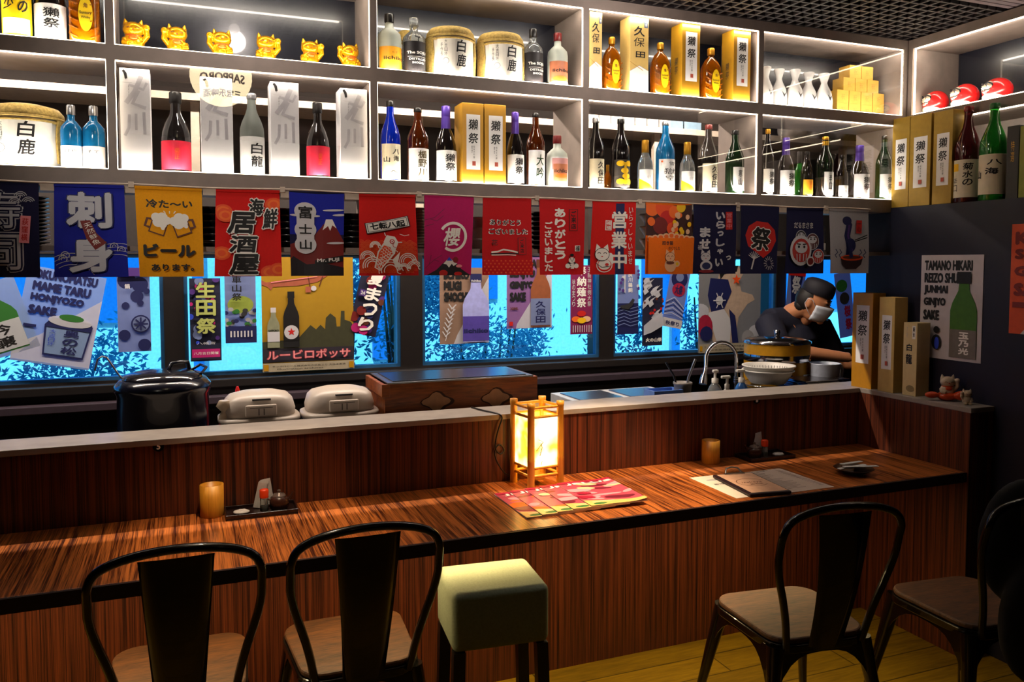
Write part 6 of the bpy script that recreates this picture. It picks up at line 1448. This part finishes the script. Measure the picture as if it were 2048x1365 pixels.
for i, (x, s_) in enumerate(((-.68, 'left'), (1.2, 'middle'), (2.2, 'right'))):  # added out-of-view fill spots that brighten banners and shelf fronts
    downlight(i, x, .4, 2.45, (.15, 1.3, 2.1)[i], 2.8, 1.9, (62, 50, 28)[i], .58, (1, .88, .76), label='added black fill spotlight, out of view, washing the %s part of the shelves' % s_, blend=.9)
for (x, y, z), s_ in (((.207, 2.5, 2.535), 'left'), ((1.5, 2.46, 2.535), 'middle')):
    t = thing('globe_bulb', 'small bare globe bulb under the ceiling lattice in front of the %s shelf cells' % s_, 'bulb', (x, y, z)); MB().ell((0, 0, 0), .022, mat('globe_glow', '#ffffff', .5, emit='#fff0e0', es=8), 16, 10).out('globe', t); MB().lathe([(.012, .02), (.012, .034)], m_wht).out('cap', t)
    light('POINT', 'globe', (x, y, z-.05), 4.5, (1, .88, .8), shadow_soft_size=.045)
# kitchen tube light behind the shelves
t = thing('kitchen_tube_light', 'white tube light under the kitchen ceiling behind the shelves', 'light', (1.0, 3.5, 2.5)); MB().box(-1.9, -.02, 0, 1.9, .02, .03, m_wht).out('housing', t)
for x in (-.8, .6, 2.0): light('AREA', 'kitchen_tube', (x, 3.5, 2.49), 22, (1, .84, .7), shape='RECTANGLE', size=1.2, size_y=.03, rot=(0, 0, 0))
# strip under the counter lighting panel, floor and seats
us = thing('counter_light_strip', 'warm light strip under the counter edge', 'light strip', (0, 2.42, .712)); MB().box(-2.3, -.006, -.006, 2.7, .006, -.001, mat('strip_body', '#c8b080', .5)).out('strip', us)
for x in (-1.6, -.5, .6, 1.7): light('AREA', 'counter_strip', (x+.1, 2.42, .7045), 3.6, (1, .7, .32), shape='RECTANGLE', size=1.05, size_y=.012, rot=(0, 0, 0))
# round paper lantern in the room, mirrored by the shelf glass
ln = thing('paper_lantern', 'round white paper lantern with black lettering hanging in the room', 'lantern', (.17, 1.55, 2.43)); m_lan = mat('lantern_paper', '#f4ecd8', .7, emit='#ffe8b8', es=2.8); R = .135
prof = []
for k in range(33): a = -PI/2*.86+PI*.86*k/32; prof.append((R*math.cos(a)*(1+(.012 if k % 2 else 0)), R*math.sin(a)))
MB().lathe(prof, m_lan, seg=40).out('shade', ln)
A = Art(.2, .15, .001); A.text('SAPPORO', .5, .62, .96, .26, BLK, .035); A.text('三宝乐啤酒', .5, .2, .8, .2, DGY, .03)
MB().art(A, lambda u, v, d: ((.1-u)*1.0, math.sqrt(max(0, (R+.006)**2-(u-.1)**2-(v-.125)**2))+d+.01, v-.125), du=.01, dv=.02).out('lettering', ln)
A = Art(.08, .04, .001); A.ell(.5, .5, .5, .25, GLD); MB().art(A, lambda u, v, d: ((.04-u), math.sqrt((R+.006)**2-(u-.04)**2-(v+.03)**2)+d, v+.03), du=.01, dv=.02).out('emblem', ln)
MB().tube([(0, 0, .14), (0, 0, .3)], .003, m_cable).out('cord', ln)
# bulb inside the bamboo lamp, then an added dim fill behind the camera
light('POINT', 'bamboo_lamp_bulb', (1.2, 2.743, ZC+.17), 27, (1, .58, .16), shadow_soft_size=.02)
light('POINT', 'room_fill', (.8, -1.2, 2.3), .5, (1, .72, .5), shadow_soft_size=.06)
# daylight
w = bpy.data.worlds.new('w'); SC.world = w; w.use_nodes = True; bg = w.node_tree.nodes['Background']; bg.inputs[0].default_value = (.30, .72, 1, 1); bg.inputs[1].default_value = 1.3
light('SUN', 'sun', (0, 0, 10), 3.5, (.92, 1, .92), rot=(math.radians(48), 0, math.radians(-18)), angle=.03)
# camera
cd_ = bpy.data.cameras.new('cam'); cam = bpy.data.objects.new('camera', cd_); COL.objects.link(cam); SC.camera = cam
cd_.sensor_width = 36; cd_.lens = FPX/2048*36; cd_.shift_y = -(682.5-PY)/2048; cd_.clip_start = .02
M = Matrix(((AX.x, AX.y, AX.z), (AY.x, AY.y, AY.z), (AZ.x, AZ.y, AZ.z)))
cam.matrix_world = Matrix.Translation((0, 0, CAMH)) @ M.to_4x4()
vs_ = SC.view_settings; vs_.view_transform = 'Standard'; vs_.look = 'None'; vs_.gamma = 1; vs_.exposure = .5; vs_.use_curve_mapping = False
SC.cycles.max_bounces = 7; SC.cycles.transparent_max_bounces = 12; SC.cycles.transmission_bounces = 6; SC.cycles.caustics_reflective = False; SC.cycles.caustics_refractive = False; SC.cycles.sample_clamp_indirect = 6
